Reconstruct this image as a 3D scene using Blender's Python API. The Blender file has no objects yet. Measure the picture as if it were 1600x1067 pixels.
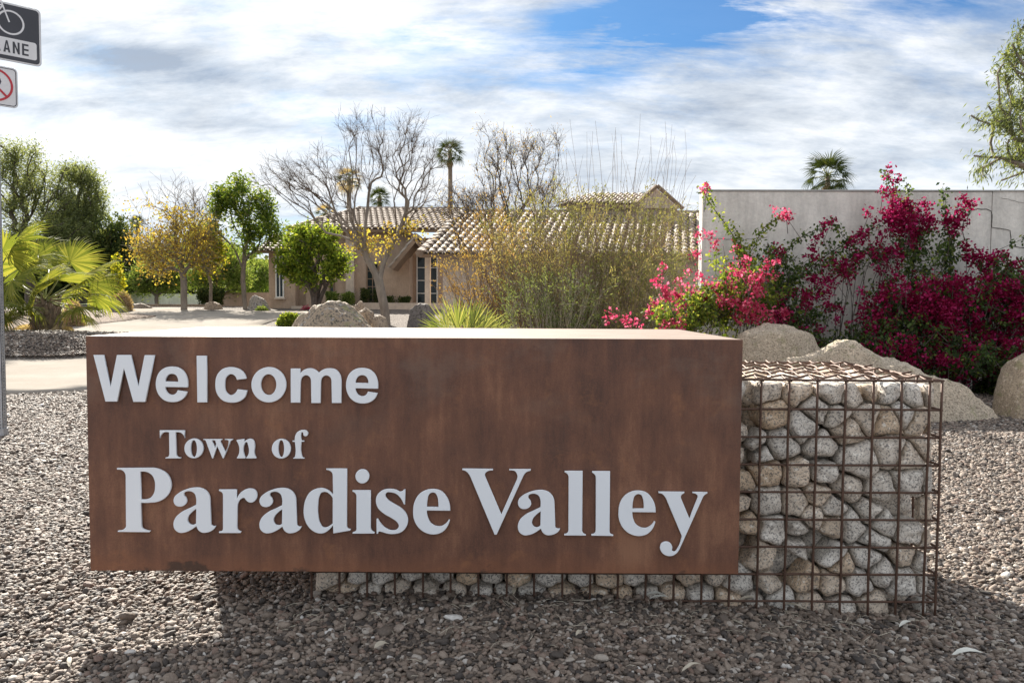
import bpy, math, random
import numpy as np
from mathutils import Vector, Matrix, noise, geometry

# ------------------------------------------------------------------ camera, sky, sun
sc = bpy.context.scene
COL = sc.collection
F_PX, CX, CY = 1244.0, 800.0, 533.5           # focal length and centre, in photograph pixels
CAM_H = 1.12
PITCH = math.atan(60.5 / F_PX)
ROLL = math.radians(0.32)
C = Vector((0, 0, CAM_H))
FW = Vector((0, math.cos(PITCH), -math.sin(PITCH)))
U0 = Vector((0, math.sin(PITCH), math.cos(PITCH)))
R0 = Vector((1, 0, 0))
RR = R0 * math.cos(ROLL) + U0 * math.sin(ROLL)
UU = U0 * math.cos(ROLL) - R0 * math.sin(ROLL)
cam = bpy.data.cameras.new('camera')
cam.sensor_width = 36
cam.lens = F_PX / 1600 * 36
cam.clip_start = 0.05
cam.clip_end = 3000
cam_ob = bpy.data.objects.new('camera', cam)
COL.objects.link(cam_ob)
m = Matrix.Identity(4)
for i in range(3):
    m[i][0] = RR[i]; m[i][1] = UU[i]; m[i][2] = -FW[i]; m[i][3] = C[i]
cam_ob.matrix_world = m
sc.camera = cam_ob

SUN_AZ = math.radians(-23.0)                  # from +Y towards +X; the sun is behind the sign, to the left
SUN_EL = math.radians(33.0)
SUN_DIR = Vector((math.sin(SUN_AZ) * math.cos(SUN_EL), math.cos(SUN_AZ) * math.cos(SUN_EL), math.sin(SUN_EL)))
sun = bpy.data.lights.new('sun', 'SUN')
sun.energy = 5.0
sun.angle = math.radians(0.6)
sun.color = (1.0, 0.93, 0.82)
sun_ob = bpy.data.objects.new('sun', sun)
COL.objects.link(sun_ob)
sun_ob.rotation_euler = (-SUN_DIR).to_track_quat('-Z', 'Y').to_euler()

SKY_STRENGTH = 0.105
world = bpy.data.worlds.new('World')
sc.world = world
world.use_nodes = True


class NT:
    """tiny node-building helper"""
    def __init__(s, tree):
        s.t = tree; s.n = tree.nodes; s.l = tree.links
    def new(s, typ, props=None, **inp):
        n = s.n.new(typ)
        for k, v in (props or {}).items():
            setattr(n, k, v)
        for k, v in inp.items():
            s.set(n, k, v)
        return n
    def set(s, n, k, v):
        if isinstance(k, str):
            k2 = k.replace('_', ' ')
            sock = n.inputs.get(k2) or n.inputs.get(k)
            if sock is None:
                sock = n.inputs[int(k[1:])]
        else:
            sock = n.inputs[k]
        if isinstance(v, bpy.types.NodeSocket):
            s.l.new(v, sock)
        else:
            sock.default_value = v
    def math(s, op, a, b=None, c=None, clamp=False):
        n = s.n.new('ShaderNodeMath'); n.operation = op; n.use_clamp = clamp
        s.set(n, 0, a)
        if b is not None: s.set(n, 1, b)
        if c is not None: s.set(n, 2, c)
        return n.outputs[0]
    def mix(s, f, a, b, mode='MIX'):
        n = s.n.new('ShaderNodeMix'); n.data_type = 'RGBA'; n.blend_type = mode
        s.set(n, 0, f)
        s.set(n, 6, a if isinstance(a, bpy.types.NodeSocket) else col4(a))
        s.set(n, 7, b if isinstance(b, bpy.types.NodeSocket) else col4(b))
        return n.outputs[2]
    def ramp(s, f, stops, interp='LINEAR'):
        n = s.n.new('ShaderNodeValToRGB'); n.color_ramp.interpolation = interp
        els = n.color_ramp.elements
        while len(els) < len(stops): els.new(0.5)
        for e, (p, c) in zip(els, stops):
            e.position = p
            e.color = col4(c) if isinstance(c, (tuple, list)) else (c, c, c, 1)
        s.l.new(f, n.inputs[0])
        return n.outputs[0]
    def noise(s, vec, scale, detail=4, rough=0.55, dist=0.0):
        n = s.new('ShaderNodeTexNoise', None, Scale=scale, Detail=detail, Roughness=rough, Distortion=dist)
        if vec is not None: s.l.new(vec, n.inputs['Vector'])
        return n.outputs[0]
    def mapping(s, vec, scale=(1, 1, 1), rot=(0, 0, 0), loc=(0, 0, 0)):
        n = s.new('ShaderNodeMapping', None, Scale=scale, Rotation=rot, Location=loc)
        s.l.new(vec, n.inputs['Vector'])
        return n.outputs[0]


def col4(c):
    return (c[0], c[1], c[2], 1.0)


def build_world():
    w = NT(world.node_tree)
    w.n.clear()
    out = w.n.new('ShaderNodeOutputWorld')
    bg = w.n.new('ShaderNodeBackground'); bg.inputs['Strength'].default_value = SKY_STRENGTH
    w.l.new(bg.outputs[0], out.inputs[0])
    sky = w.n.new('ShaderNodeTexSky'); sky.sky_type = 'NISHITA'; sky.sun_disc = False
    sky.sun_elevation = SUN_EL; sky.sun_rotation = SUN_AZ
    sky.air_density = 1.0; sky.dust_density = 0.6; sky.ozone_density = 2.0
    co = w.n.new('ShaderNodeTexCoord').outputs['Generated']
    nrm = w.new('ShaderNodeVectorMath', {'operation': 'NORMALIZE'}, i0=co).outputs[0]
    sep = w.new('ShaderNodeSeparateXYZ', None, i0=nrm)
    x, y, z = sep.outputs
    zz = w.math('ADD', w.math('MAXIMUM', z, 0.0), 0.30)
    px = w.math('DIVIDE', x, zz); py = w.math('DIVIDE', y, zz)
    uv = w.new('ShaderNodeCombineXYZ', None, X=px, Y=py, Z=0.0).outputs[0]
    # wispy cloud sheet, streaked from left to right
    st = w.mapping(uv, (0.8, 1.15, 1), (0, 0, math.radians(-16)))
    big = w.noise(w.mapping(st, loc=(3.1, 1.7, 0)), 1.3, 2, 0.5, 0.0)
    mid = w.noise(w.mapping(st, loc=(7.3, 2.2, 0)), 3.6, 10, 0.62, 0.12)
    fine = w.noise(w.mapping(uv, (0.8, 2.0, 1), (0, 0, math.radians(22))), 10.0, 9, 0.66, 0.2)
    cov = w.math('ADD', w.math('MULTIPLY', big, 0.5), w.math('ADD', w.math('MULTIPLY', mid, 0.75), w.math('MULTIPLY', fine, 0.35)))
    # openings in the cloud sheet: direction, radius, amount
    def blob(dx, dy, dz, sx, sz, amt):
        v = Vector((dx, dy, dz)).normalized()
        a = w.math('DIVIDE', w.math('SUBTRACT', x, v.x), sx)
        b = w.math('DIVIDE', w.math('SUBTRACT', z, v.z), sz)
        d = w.math('ADD', w.math('MULTIPLY', a, a), w.math('MULTIPLY', b, b))
        fr = w.math('GREATER_THAN', y, 0.0)
        return w.math('MULTIPLY', w.math('MULTIPLY', w.math('POWER', 2.718, w.math('MULTIPLY', d, -1.0)), amt), fr)
    def pix(px_, py_):
        d = FW + RR * ((px_ - CX) / F_PX) + UU * ((CY - py_) / F_PX)
        return d.x, d.y, d.z
    gaps = None
    for (a, b, sx, sz, amt) in ((1120, 5, .15, .050, .62), (960, 40, .12, .035, .24), (890, 112, .11, .020, .30), (700, 45, .07, .018, .16),
                                (560, 360, .16, .03, .22), (1560, -20, .12, .04, .25), (640, 60, .05, .02, .14),
                                (250, -150, .2, .05, .2)):
        g = blob(*pix(a, b), sx, sz, amt)
        gaps = g if gaps is None else w.math('ADD', gaps, g)
    gapn = w.noise(w.mapping(uv, (0.7, 2.6, 1), (0, 0, math.radians(24)), (5, 1, 0)), 5.0, 9, 0.66, 0.3)
    gaps = w.math('MULTIPLY', gaps, w.ramp(gapn, [(0.36, 0.25), (0.60, 1.25)]))
    dens = w.math('SUBTRACT', cov, gaps)
    mask = w.ramp(dens, [(0.35, 0.04), (0.55, 0.42), (0.76, 0.92), (0.95, 1.0)])
    # shade inside the clouds: grey bellies
    gm = w.noise(w.mapping(uv, (0.85, 1.7, 1), (0, 0, math.radians(-12)), (1.3, 5.2, 0)), 3.4, 10, 0.66, 0.15)
    bel = None
    for (a, b, sx, sz, amt) in ((270, 100, .15, .018, .24), (300, 195, .2, .022, .12), (420, 135, .1, .012, .12), (1350, 120, .4, .2, .05)):
        g = blob(*pix(a, b), sx, sz, amt)
        bel = g if bel is None else w.math('ADD', bel, g)
    wht = None
    for (a, b, sx, sz, amt) in ((330, 40, .3, .05, .13), (80, 220, .22, .06, .14), (500, 230, .14, .05, .1)):
        g = blob(*pix(a, b), sx, sz, amt)
        wht = g if wht is None else w.math('ADD', wht, g)
    gm = w.math('SUBTRACT', w.math('ADD', gm, bel), wht)
    ccol = w.ramp(gm, [(0.30, (8.6, 8.6, 8.5)), (0.44, (7.2, 7.4, 7.7)), (0.55, (5.4, 5.8, 6.3)), (0.72, (3.0, 3.5, 4.3))])
    ccol = w.mix(1.0, ccol, (0.53, 0.53, 0.53), 'MULTIPLY')
    blue = w.mix(1.0, sky.outputs[0], (0.15, 0.29, 0.42), 'MULTIPLY')
    hz = w.ramp(z, [(0.0, 0.55), (0.10, 0.25), (0.3, 0.0)])
    skyc = w.mix(mask, blue, ccol)
    skyc = w.mix(hz, skyc, (3.7, 3.95, 4.2))
    lower = w.math('GREATER_THAN', w.math('MULTIPLY', z, -1.0), 0.002)
    skyc = w.mix(lower, skyc, (1.6, 1.5, 1.4))
    w.l.new(skyc, bg.inputs['Color'])


build_world()
sc.view_settings.view_transform = 'Standard'
sc.view_settings.look = 'None'
sc.view_settings.gamma = 1.0
sc.view_settings.exposure = 1.34
sc.view_settings.use_curve_mapping = False
sc.cycles.max_bounces = 8
sc.cycles.transparent_max_bounces = 12
sc.cycles.use_denoising = True

# ------------------------------------------------------------------ placing helpers
def sstep(t):
    t = np.clip(t, 0, 1)
    return t * t * (3 - 2 * t)


def hgt(x, y):
    """height of the ground"""
    x = np.asarray(x, float); y = np.asarray(y, float)
    z = 0.85 * sstep((y - 9) / 30.0)
    z = z + 0.050 * np.exp(-(((x + 0.25) / 1.1) ** 2 + ((y - 3.2) / 0.9) ** 2))
    z = z - 0.040 * np.exp(-(((x - 1.25) / 0.6) ** 2 + ((y - 2.9) / 0.6) ** 2))
    z = z - 0.05 * np.exp(-(((x + 1.6) / 0.9) ** 2 + ((y - 2.4) / 0.9) ** 2))
    z = z + 0.012 * np.sin(x * 2.1 + 1.3 * np.sin(y * 1.7)) * np.cos(y * 2.3 + x)
    # palm island hump on the left
    z = z + 0.30 * np.exp(-((x + 10.3) / 3.6) ** 4) * sstep((y - 13.9) / 0.9) * (1 - sstep((y - 15.2) / 4.5))
    return z


def hz1(x, y):
    return float(hgt(x, y))


def ray(px, py):
    return FW + RR * ((px - CX) / F_PX) + UU * ((CY - py) / F_PX)


def U(px, py, Y):
    d = ray(px, py)
    return C + d * (Y / d.y)


def G(px, py):
    d = ray(px, py)
    lo, prev = 1.5, None
    t = 1.5
    while t < 200:
        p = C + d * t
        if p.z < hz1(p.x, p.y):
            break
        lo = t; t *= 1.01
    for _ in range(20):
        mid = (lo + t) / 2
        p = C + d * mid
        if p.z < hz1(p.x, p.y): t = mid
        else: lo = mid
    p = C + d * t
    return Vector((p.x, p.y, hz1(p.x, p.y)))


def onground(px, Y):
    p = U(px, 480, Y)
    return Vector((p.x, Y, hz1(p.x, Y)))


# ------------------------------------------------------------------ object helpers
def tag(o, label=None, cat=None, group=None, kind=None):
    if label: o['label'] = label
    if cat: o['category'] = cat
    if group: o['group'] = group
    if kind: o['kind'] = kind
    return o


def empty(name, loc, rz=0.0, **kw):
    o = bpy.data.objects.new(name, None)
    o.location = loc
    o.rotation_euler = (0, 0, rz)
    o.empty_display_size = 0.1
    COL.objects.link(o)
    return tag(o, **kw)


def link(name, me, parent=None, loc=None, **kw):
    o = bpy.data.objects.new(name, me)
    COL.objects.link(o)
    if parent is not None:
        o.parent = parent
    if loc is not None:
        o.location = loc
    return tag(o, **kw)


def np_mesh(name, verts, faces_idx, fsize, mats, smooth=False, rnd=None, matidx=None):
    """verts (n,3), faces flat indices with a constant face size"""
    me = bpy.data.meshes.new(name)
    verts = np.asarray(verts, np.float32)
    idx = np.asarray(faces_idx, np.int32).ravel()
    nf = len(idx) // fsize
    me.vertices.add(len(verts)); me.vertices.foreach_set('co', verts.ravel())
    me.loops.add(len(idx)); me.loops.foreach_set('vertex_index', idx)
    me.polygons.add(nf)
    me.polygons.foreach_set('loop_start', np.arange(0, nf * fsize, fsize, dtype=np.int32))
    me.polygons.foreach_set('loop_total', np.full(nf, fsize, np.int32))
    if smooth:
        me.polygons.foreach_set('use_smooth', np.ones(nf, bool))
    for mt in (mats if isinstance(mats, (list, tuple)) else [mats]):
        me.materials.append(mt)
    if matidx is not None:
        me.polygons.foreach_set('material_index', np.asarray(matidx, np.int32))
    if rnd is not None:
        at = me.attributes.new('rnd', 'FLOAT', 'FACE')
        at.data.foreach_set('value', np.asarray(rnd, np.float32))
    me.update(calc_edges=True)
    return me


class MB:
    """collects polygons into ONE mesh"""
    def __init__(s):
        s.v = []; s.f = []
    def add(s, vs, fs):
        b = len(s.v)
        s.v.extend([tuple(v) for v in vs])
        s.f.extend([tuple(b + i for i in f) for f in fs])
        return s
    def box(s, x0, x1, y0, y1, z0, z1):
        vs = [(x0, y0, z0), (x1, y0, z0), (x1, y1, z0), (x0, y1, z0), (x0, y0, z1), (x1, y0, z1), (x1, y1, z1), (x0, y1, z1)]
        return s.add(vs, [(0, 3, 2, 1), (4, 5, 6, 7), (0, 1, 5, 4), (1, 2, 6, 5), (2, 3, 7, 6), (3, 0, 4, 7)])
    def tube(s, pts, radii, n=6, cap=True):
        pts = [Vector(p) for p in pts]
        if not hasattr(radii, '__len__'): radii = [radii] * len(pts)
        b = len(s.v)
        up = Vector((0.13, 0.21, 0.97))
        for i, p in enumerate(pts):
            d = (pts[min(i + 1, len(pts) - 1)] - pts[max(i - 1, 0)]).normalized()
            a = d.cross(up)
            if a.length < 1e-3: a = d.cross(Vector((1, 0, 0)))
            a.normalize(); c = d.cross(a)
            for k in range(n):
                t = 2 * math.pi * k / n
                s.v.append(tuple(p + (a * math.cos(t) + c * math.sin(t)) * radii[i]))
        for i in range(len(pts) - 1):
            for k in range(n):
                k2 = (k + 1) % n
                s.f.append((b + i * n + k, b + i * n + k2, b + (i + 1) * n + k2, b + (i + 1) * n + k))
        if cap:
            s.f.append(tuple(b + k for k in range(n - 1, -1, -1)))
            s.f.append(tuple(b + (len(pts) - 1) * n + k for k in range(n)))
        return s
    def mesh(s, name, mat, smooth=False, bevel=0):
        me = bpy.data.meshes.new(name)
        me.from_pydata(s.v, [], s.f)
        for mt in (mat if isinstance(mat, (list, tuple)) else [mat]):
            me.materials.append(mt)
        if smooth:
            me.polygons.foreach_set('use_smooth', [True] * len(me.polygons))
        me.update()
        return me
    def build(s, name, mat, parent=None, smooth=False, bevel=0, **kw):
        o = link(name, s.mesh(name, mat, smooth), parent, **kw)
        if bevel:
            b = o.modifiers.new('bevel', 'BEVEL'); b.width = bevel; b.segments = 2; b.limit_method = 'ANGLE'
        return o


# ------------------------------------------------------------------ materials
def new_mat(name):
    mt = bpy.data.materials.new(name)
    mt.use_nodes = True
    t = NT(mt.node_tree)
    bs = t.n['Principled BSDF']
    return mt, t, bs


def bump(t, bs, h, strength=0.5, dist=0.01):
    b = t.new('ShaderNodeBump', None, Strength=strength, Distance=dist, Height=h)
    t.l.new(b.outputs[0], bs.inputs['Normal'])
    return b


def plain(name, color, rough=0.6, var=0.12, scale=6.0, bmp=0.2, bdist=0.004, metal=0.0, spec=0.5):
    mt, t, bs = new_mat(name)
    co = t.n.new('ShaderNodeTexCoord').outputs['Object']
    n = t.noise(co, scale, 6, 0.6)
    lo = tuple(c * (1 - var) for c in color); hi = tuple(min(1, c * (1 + var)) for c in color)
    t.l.new(t.ramp(n, [(0.3, lo), (0.7, hi)]), bs.inputs['Base Color'])
    bs.inputs['Roughness'].default_value = rough
    bs.inputs['Metallic'].default_value = metal
    bs.inputs['Specular IOR Level'].default_value = spec
    if bmp:
        bump(t, bs, t.noise(co, scale * 6, 5, 0.6), bmp, bdist)
    return mt


def leaf_mat(name, stops, trans=0.45, rough=0.65, spec=0.10, tgain=1.35):
    mt, t, bs = new_mat(name)
    at = t.new('ShaderNodeAttribute', {'attribute_name': 'rnd'}).outputs['Fac']
    c = t.ramp(at, stops)
    t.l.new(c, bs.inputs['Base Color'])
    bs.inputs['Roughness'].default_value = rough
    bs.inputs['Specular IOR Level'].default_value = spec
    tr = t.n.new('ShaderNodeBsdfTranslucent')
    c2 = t.mix(1.0, c, (tgain * 1.15, tgain * 1.1, tgain * 0.55), 'MULTIPLY')
    t.l.new(c2, tr.inputs['Color'])
    mx = t.new('ShaderNodeMixShader', None, i0=trans)
    t.l.new(bs.outputs[0], mx.inputs[1]); t.l.new(tr.outputs[0], mx.inputs[2])
    t.l.new(mx.outputs[0], t.n['Material Output'].inputs[0])
    return mt


def bark_mat(name, a, b, scale=8):
    mt, t, bs = new_mat(name)
    co = t.n.new('ShaderNodeTexCoord').outputs['Object']
    n = t.noise(t.mapping(co, (1, 1, 0.3)), scale, 6, 0.65)
    t.l.new(t.ramp(n, [(0.3, a), (0.7, b)]), bs.inputs['Base Color'])
    bs.inputs['Roughness'].default_value = 0.85
    bump(t, bs, n, 0.5, 0.02)
    return mt


def gravel_ground_mat(name, tint=(1, 1, 1)):
    mt, t, bs = new_mat(name)
    co = t.n.new('ShaderNodeTexCoord').outputs['Object']
    v = t.new('ShaderNodeTexVoronoi', {'feature': 'F1'}, Scale=42.0, Vector=t.mapping(co, (1, 1, 0.3)))
    dist, vcol = v.outputs['Distance'], v.outputs['Color']
    g = t.new('ShaderNodeSeparateColor', None, i0=vcol).outputs[0]
    c = t.ramp(g, [(0.0, (0.10, 0.082, 0.07)), (0.35, (0.19, 0.155, 0.13)), (0.7, (0.27, 0.225, 0.19)), (1.0, (0.40, 0.35, 0.31))])
    c = t.mix(1.0, c, tint, 'MULTIPLY')
    dark = t.ramp(dist, [(0.25, 1.0), (0.75, 0.45)])
    c = t.mix(1.0, c, dark, 'MULTIPLY')
    big = t.noise(co, 0.5, 4, 0.6)
    c = t.mix(1.0, c, t.ramp(big, [(0.3, 0.82), (0.7, 1.1)]), 'MULTIPLY')
    t.l.new(c, bs.inputs['Base Color'])
    bs.inputs['Roughness'].default_value = 0.9
    h = t.math('ADD', t.math('MULTIPLY', t.math('SUBTRACT', 1.0, dist), 1.0), t.math('MULTIPLY', g, 0.7))
    bump(t, bs, h, 1.0, 0.02)
    return mt


def pebble_mat():
    mt, t, bs = new_mat('pebble_stone')
    r = t.n.new('ShaderNodeObjectInfo').outputs['Random']
    c = t.ramp(r, [(0.0, (0.050, 0.043, 0.040)), (0.22, (0.105, 0.084, 0.070)), (0.5, (0.215, 0.166, 0.130)),
                   (0.74, (0.31, 0.25, 0.205)), (0.84, (0.20, 0.13, 0.10)), (0.90, (0.38, 0.33, 0.28)), (0.985, (0.45, 0.41, 0.37)), (1.0, (0.7, 0.68, 0.65))])
    co = t.n.new('ShaderNodeTexCoord').outputs['Object']
    n = t.noise(co, 3.0, 5, 0.7)
    c = t.mix(1.0, c, t.ramp(n, [(0.3, 0.75), (0.7, 1.2)]), 'MULTIPLY')
    t.l.new(c, bs.inputs['Base Color'])
    bs.inputs['Roughness'].default_value = 0.62
    bs.inputs['Specular IOR Level'].default_value = 0.45
    bump(t, bs, n, 0.3, 0.1)
    return mt


def granite_mat(name, base, dark=(0.06, 0.055, 0.05), scale=95.0, patch=True, lichen=0.0, bdist=0.006, warm=(0.40, 0.30, 0.20)):
    """speckled granite; the tint differs from stone to stone"""
    mt, t, bs = new_mat(name)
    co = t.n.new('ShaderNodeTexCoord').outputs['Object']
    r = t.n.new('ShaderNodeObjectInfo').outputs['Random']
    off = t.new('ShaderNodeCombineXYZ', None, X=t.math('MULTIPLY', r, 37.0), Y=t.math('MULTIPLY', r, 91.0), Z=0.0).outputs[0]
    p = t.new('ShaderNodeVectorMath', {'operation': 'ADD'}, i0=co, i1=off).outputs[0]
    sp = t.noise(p, scale, 3, 0.75)
    sp2 = t.noise(p, scale * 0.45, 3, 0.6)
    body = t.mix(t.ramp(r, [(0.0, 0.0), (0.45, 0.15), (0.7, 0.55), (1.0, 0.9)]), base, warm)
    body = t.mix(1.0, body, t.ramp(t.noise(p, scale * 0.05, 4, 0.6), [(0.3, 0.78), (0.7, 1.18)]), 'MULTIPLY')
    c = t.mix(t.ramp(sp, [(0.41, 0.85), (0.49, 0.0)]), body, dark)
    c = t.mix(t.ramp(sp2, [(0.58, 0.0), (0.66, 0.6)]), c, tuple(min(1, b * 1.45) for b in base))
    if lichen:
        lm = t.ramp(t.noise(p, scale * 0.12, 6, 0.7), [(0.55, 0.0), (0.62, lichen)])
        c = t.mix(lm, c, (0.24, 0.25, 0.10))
    t.l.new(c, bs.inputs['Base Color'])
    bs.inputs['Roughness'].default_value = 0.8
    h = t.math('ADD', t.math('MULTIPLY', sp, 0.35), t.noise(p, scale * 0.2, 6, 0.65))
    bump(t, bs, h, 0.7, bdist)
    return mt


def rust_mat():
    mt, t, bs = new_mat('weathered_steel')
    co = t.n.new('ShaderNodeTexCoord').outputs['Object']
    streak = t.noise(t.mapping(co, (7, 7, 1.6)), 1.6, 9, 0.74)
    cloud = t.noise(co, 2.2, 8, 0.62, 0.4)
    fine = t.noise(co, 60, 4, 0.7)
    f = t.math('ADD', t.math('MULTIPLY', streak, 0.42), t.math('ADD', t.math('MULTIPLY', cloud, 0.42), t.math('MULTIPLY', t.noise(co, 170, 5, 0.75), 0.2)))
    c = t.ramp(f, [(0.38, (0.060, 0.028, 0.020)), (0.46, (0.118, 0.050, 0.031)), (0.54, (0.185, 0.080, 0.046)), (0.63, (0.30, 0.145, 0.082))])
    z = t.new('ShaderNodeSeparateXYZ', None, i0=co).outputs[2]
    n2 = t.noise(t.mapping(co, (6, 6, 9)), 1.0, 8, 0.75)
    # orange bloom and black stain along the bottom edge, worn patches at the top corner
    low = t.math('SUBTRACT', n2, t.math('MULTIPLY', z, 5.5))
    c = t.mix(t.ramp(low, [(0.10, 0.0), (0.5, 0.55)]), c, (0.26, 0.10, 0.045))
    x = t.new('ShaderNodeSeparateXYZ', None, i0=co).outputs[0]
    sx = t.math('SUBTRACT', 1.0, t.math('MULTIPLY', t.math('ABSOLUTE', t.math('ADD', x, 0.83)), 4.5))
    sx = t.math('MAXIMUM', sx, 0.0)
    st = t.math('SUBTRACT', t.math('ADD', n2, t.math('MULTIPLY', sx, 0.22)), t.math('MULTIPLY', z, 5.0))
    c = t.mix(t.ramp(st, [(0.52, 0.0), (0.60, 0.7)]), c, (0.022, 0.018, 0.015))
    runs = t.noise(t.mapping(co, (34, 34, 0.9)), 1.0, 5, 0.6)
    c = t.mix(1.0, c, t.ramp(runs, [(0.35, 0.91), (0.62, 1.05)]), 'MULTIPLY')
    spots = t.noise(co, 9, 7, 0.72)
    c = t.mix(t.ramp(spots, [(0.56, 0.0), (0.70, 0.45)]), c, (0.33, 0.14, 0.06))
    pale = t.noise(t.mapping(co, (1.2, 1.2, 2.0), (0, 0, 0), (4, 2, 1)), 2.6, 7, 0.66)
    topm = t.math('MULTIPLY', t.ramp(pale, [(0.50, 0.0), (0.68, 0.55)]), t.ramp(z, [(0.35, 0.0), (0.75, 1.0)]))
    c = t.mix(topm, c, (0.20, 0.135, 0.10))
    t.l.new(c, bs.inputs['Base Color'])
    bs.inputs['Roughness'].default_value = 0.62
    t.l.new(t.ramp(f, [(0.35, 0.5), (0.65, 0.72)]), bs.inputs['Roughness'])
    bs.inputs['Specular IOR Level'].default_value = 0.6
    bump(t, bs, t.math('ADD', fine, t.noise(co, 170, 5, 0.75)), 0.35, 0.002)
    return mt


def glare_steel():  # paler steel for the top panel: sun glare put into the base colour
    mt, t, bs = new_mat('glare_weathered_steel')
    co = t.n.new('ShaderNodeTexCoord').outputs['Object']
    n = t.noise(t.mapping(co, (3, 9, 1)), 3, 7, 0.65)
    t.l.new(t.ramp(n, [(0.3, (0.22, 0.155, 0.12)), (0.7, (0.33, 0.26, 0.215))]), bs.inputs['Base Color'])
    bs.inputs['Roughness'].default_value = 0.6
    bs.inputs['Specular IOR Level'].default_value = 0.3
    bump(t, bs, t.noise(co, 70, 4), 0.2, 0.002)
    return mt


def stucco_mat(name, color, streaks=0.25, scale=5):
    mt, t, bs = new_mat(name)
    co = t.n.new('ShaderNodeTexCoord').outputs['Object']
    a = t.noise(co, scale * 8, 6, 0.7)
    tr = t.noise(co, scale * 1.6, 7, 0.62, 0.8)
    st = t.noise(t.mapping(co, (3.5, 3.5, 0.45)), 1.3, 6, 0.65)
    c = t.ramp(a, [(0.3, tuple(k * 0.86 for k in color)), (0.7, tuple(min(1, k * 1.07) for k in color))])
    c = t.mix(1.0, c, t.ramp(st, [(0.30, 1.0 - streaks), (0.60, 1.04)]), 'MULTIPLY')
    c = t.mix(1.0, c, t.ramp(tr, [(0.3, 0.88), (0.65, 1.05)]), 'MULTIPLY')
    t.l.new(c, bs.inputs['Base Color'])
    bs.inputs['Roughness'].default_value = 0.92
    bs.inputs['Specular IOR Level'].default_value = 0.2
    bump(t, bs, t.math('ADD', t.math('MULTIPLY', a, 0.4), t.math('MULTIPLY', t.ramp(tr, [(0.40, 0.0), (0.62, 1.0)]), 0.45)), 0.6, 0.010)
    return mt


def glass_mat(name, color=(0.02, 0.03, 0.035)):
    mt, t, bs = new_mat(name)
    bs.inputs['Base Color'].default_value = col4(color)
    bs.inputs['Roughness'].default_value = 0.08
    bs.inputs['Specular IOR Level'].default_value = 0.25
    co = t.n.new('ShaderNodeTexCoord').outputs['Object']
    bump(t, bs, t.noise(co, 1.2, 2), 0.05, 0.02)
    return mt


M_gravel = gravel_ground_mat('gravel_ground')
M_bed = gravel_ground_mat('planting_bed_gravel', (1.25, 1.05, 0.88))
M_pebble = pebble_mat()
M_rust = rust_mat()
M_glare_steel = glare_steel()
M_letter = plain('white_painted_letter', (0.89, 0.93, 0.985), 0.42, 0.02, 3, 0.03, 0.001)
M_wire = plain('rusted_wire', (0.105, 0.058, 0.040), 0.55, 0.35, 30, 0.3, 0.001, 0.35)
M_gabstone = granite_mat('gabion_granite', (0.70, 0.66, 0.60), (0.13, 0.12, 0.115), 118, warm=(0.66, 0.48, 0.31))
M_boulder = granite_mat('boulder_granite', (0.62, 0.52, 0.40), (0.22, 0.175, 0.13), 60, lichen=0.45, bdist=0.08)
M_lichenrock = granite_mat('lichened_rock', (0.28, 0.27, 0.27), (0.06, 0.06, 0.055), 14, lichen=0.6, bdist=0.05)
M_tanrock = granite_mat('tan_rock', (0.36, 0.28, 0.21), (0.10, 0.08, 0.07), 22, bdist=0.03)
M_darkrock = granite_mat('dark_rock', (0.15, 0.13, 0.12), (0.04, 0.035, 0.03), 18, bdist=0.04)
M_stucco = stucco_mat('white_stucco', (0.82, 0.78, 0.72), 0.26, 3)
M_wallcap = plain('wall_cap', (0.42, 0.41, 0.39), 0.9, 0.15, 5)
M_crack = plain('crack_shadow', (0.08, 0.075, 0.07), 0.95, 0.2, 9)
M_house = stucco_mat('tan_stucco', (0.50, 0.375, 0.285), 0.10, 2)
M_housel = stucco_mat('pale_tan_stucco', (0.62, 0.52, 0.43), 0.10, 2)
M_tile = plain('clay_roof_tile', (0.50, 0.41, 0.33), 0.8, 0.3, 3.5, 0.3, 0.01)
M_fascia = plain('brown_fascia', (0.23, 0.16, 0.11), 0.8, 0.15, 4)
M_white = plain('white_frame', (0.78, 0.78, 0.76), 0.5, 0.04, 4)
M_glass = glass_mat('window_glass')
M_concrete = None


def concrete_mat():
    mt, t, bs = new_mat('pale_concrete')
    co = t.n.new('ShaderNodeTexCoord').outputs['Object']
    a = t.noise(co, 0.7, 7, 0.65)
    b = t.noise(co, 45, 4, 0.6)
    c = t.ramp(a, [(0.3, (0.27, 0.24, 0.205)), (0.7, (0.36, 0.325, 0.285))])
    c = t.mix(1.0, c, t.ramp(b, [(0.3, 0.88), (0.7, 1.05)]), 'MULTIPLY')
    t.l.new(c, bs.inputs['Base Color'])
    bs.inputs['Roughness'].default_value = 0.95
    bs.inputs['Specular IOR Level'].default_value = 0.05
    bump(t, bs, b, 0.3, 0.003)
    return mt


M_concrete = concrete_mat()

# ------------------------------------------------------------------ ground
def terrain():
    ys = np.concatenate([np.linspace(-6, 12, 120), np.linspace(12.3, 45, 90), np.geomspace(47, 1200, 26)])
    xs0 = np.concatenate([-np.geomspace(900, 14, 22), np.linspace(-13.6, 13.6, 150), np.geomspace(14, 900, 22)])
    X, Y = np.meshgrid(xs0, ys)
    Z = hgt(X, Y)
    V = np.stack([X.ravel(), Y.ravel(), Z.ravel()], 1)
    ny, nx = X.shape
    i = np.arange(ny - 1)[:, None] * nx + np.arange(nx - 1)[None, :]
    Fq = np.stack([i, i + 1, i + 1 + nx, i + nx], -1).reshape(-1, 4)
    me = np_mesh('ground', V, Fq, 4, M_gravel, True)
    link('ground', me, kind='structure')


terrain()


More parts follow.
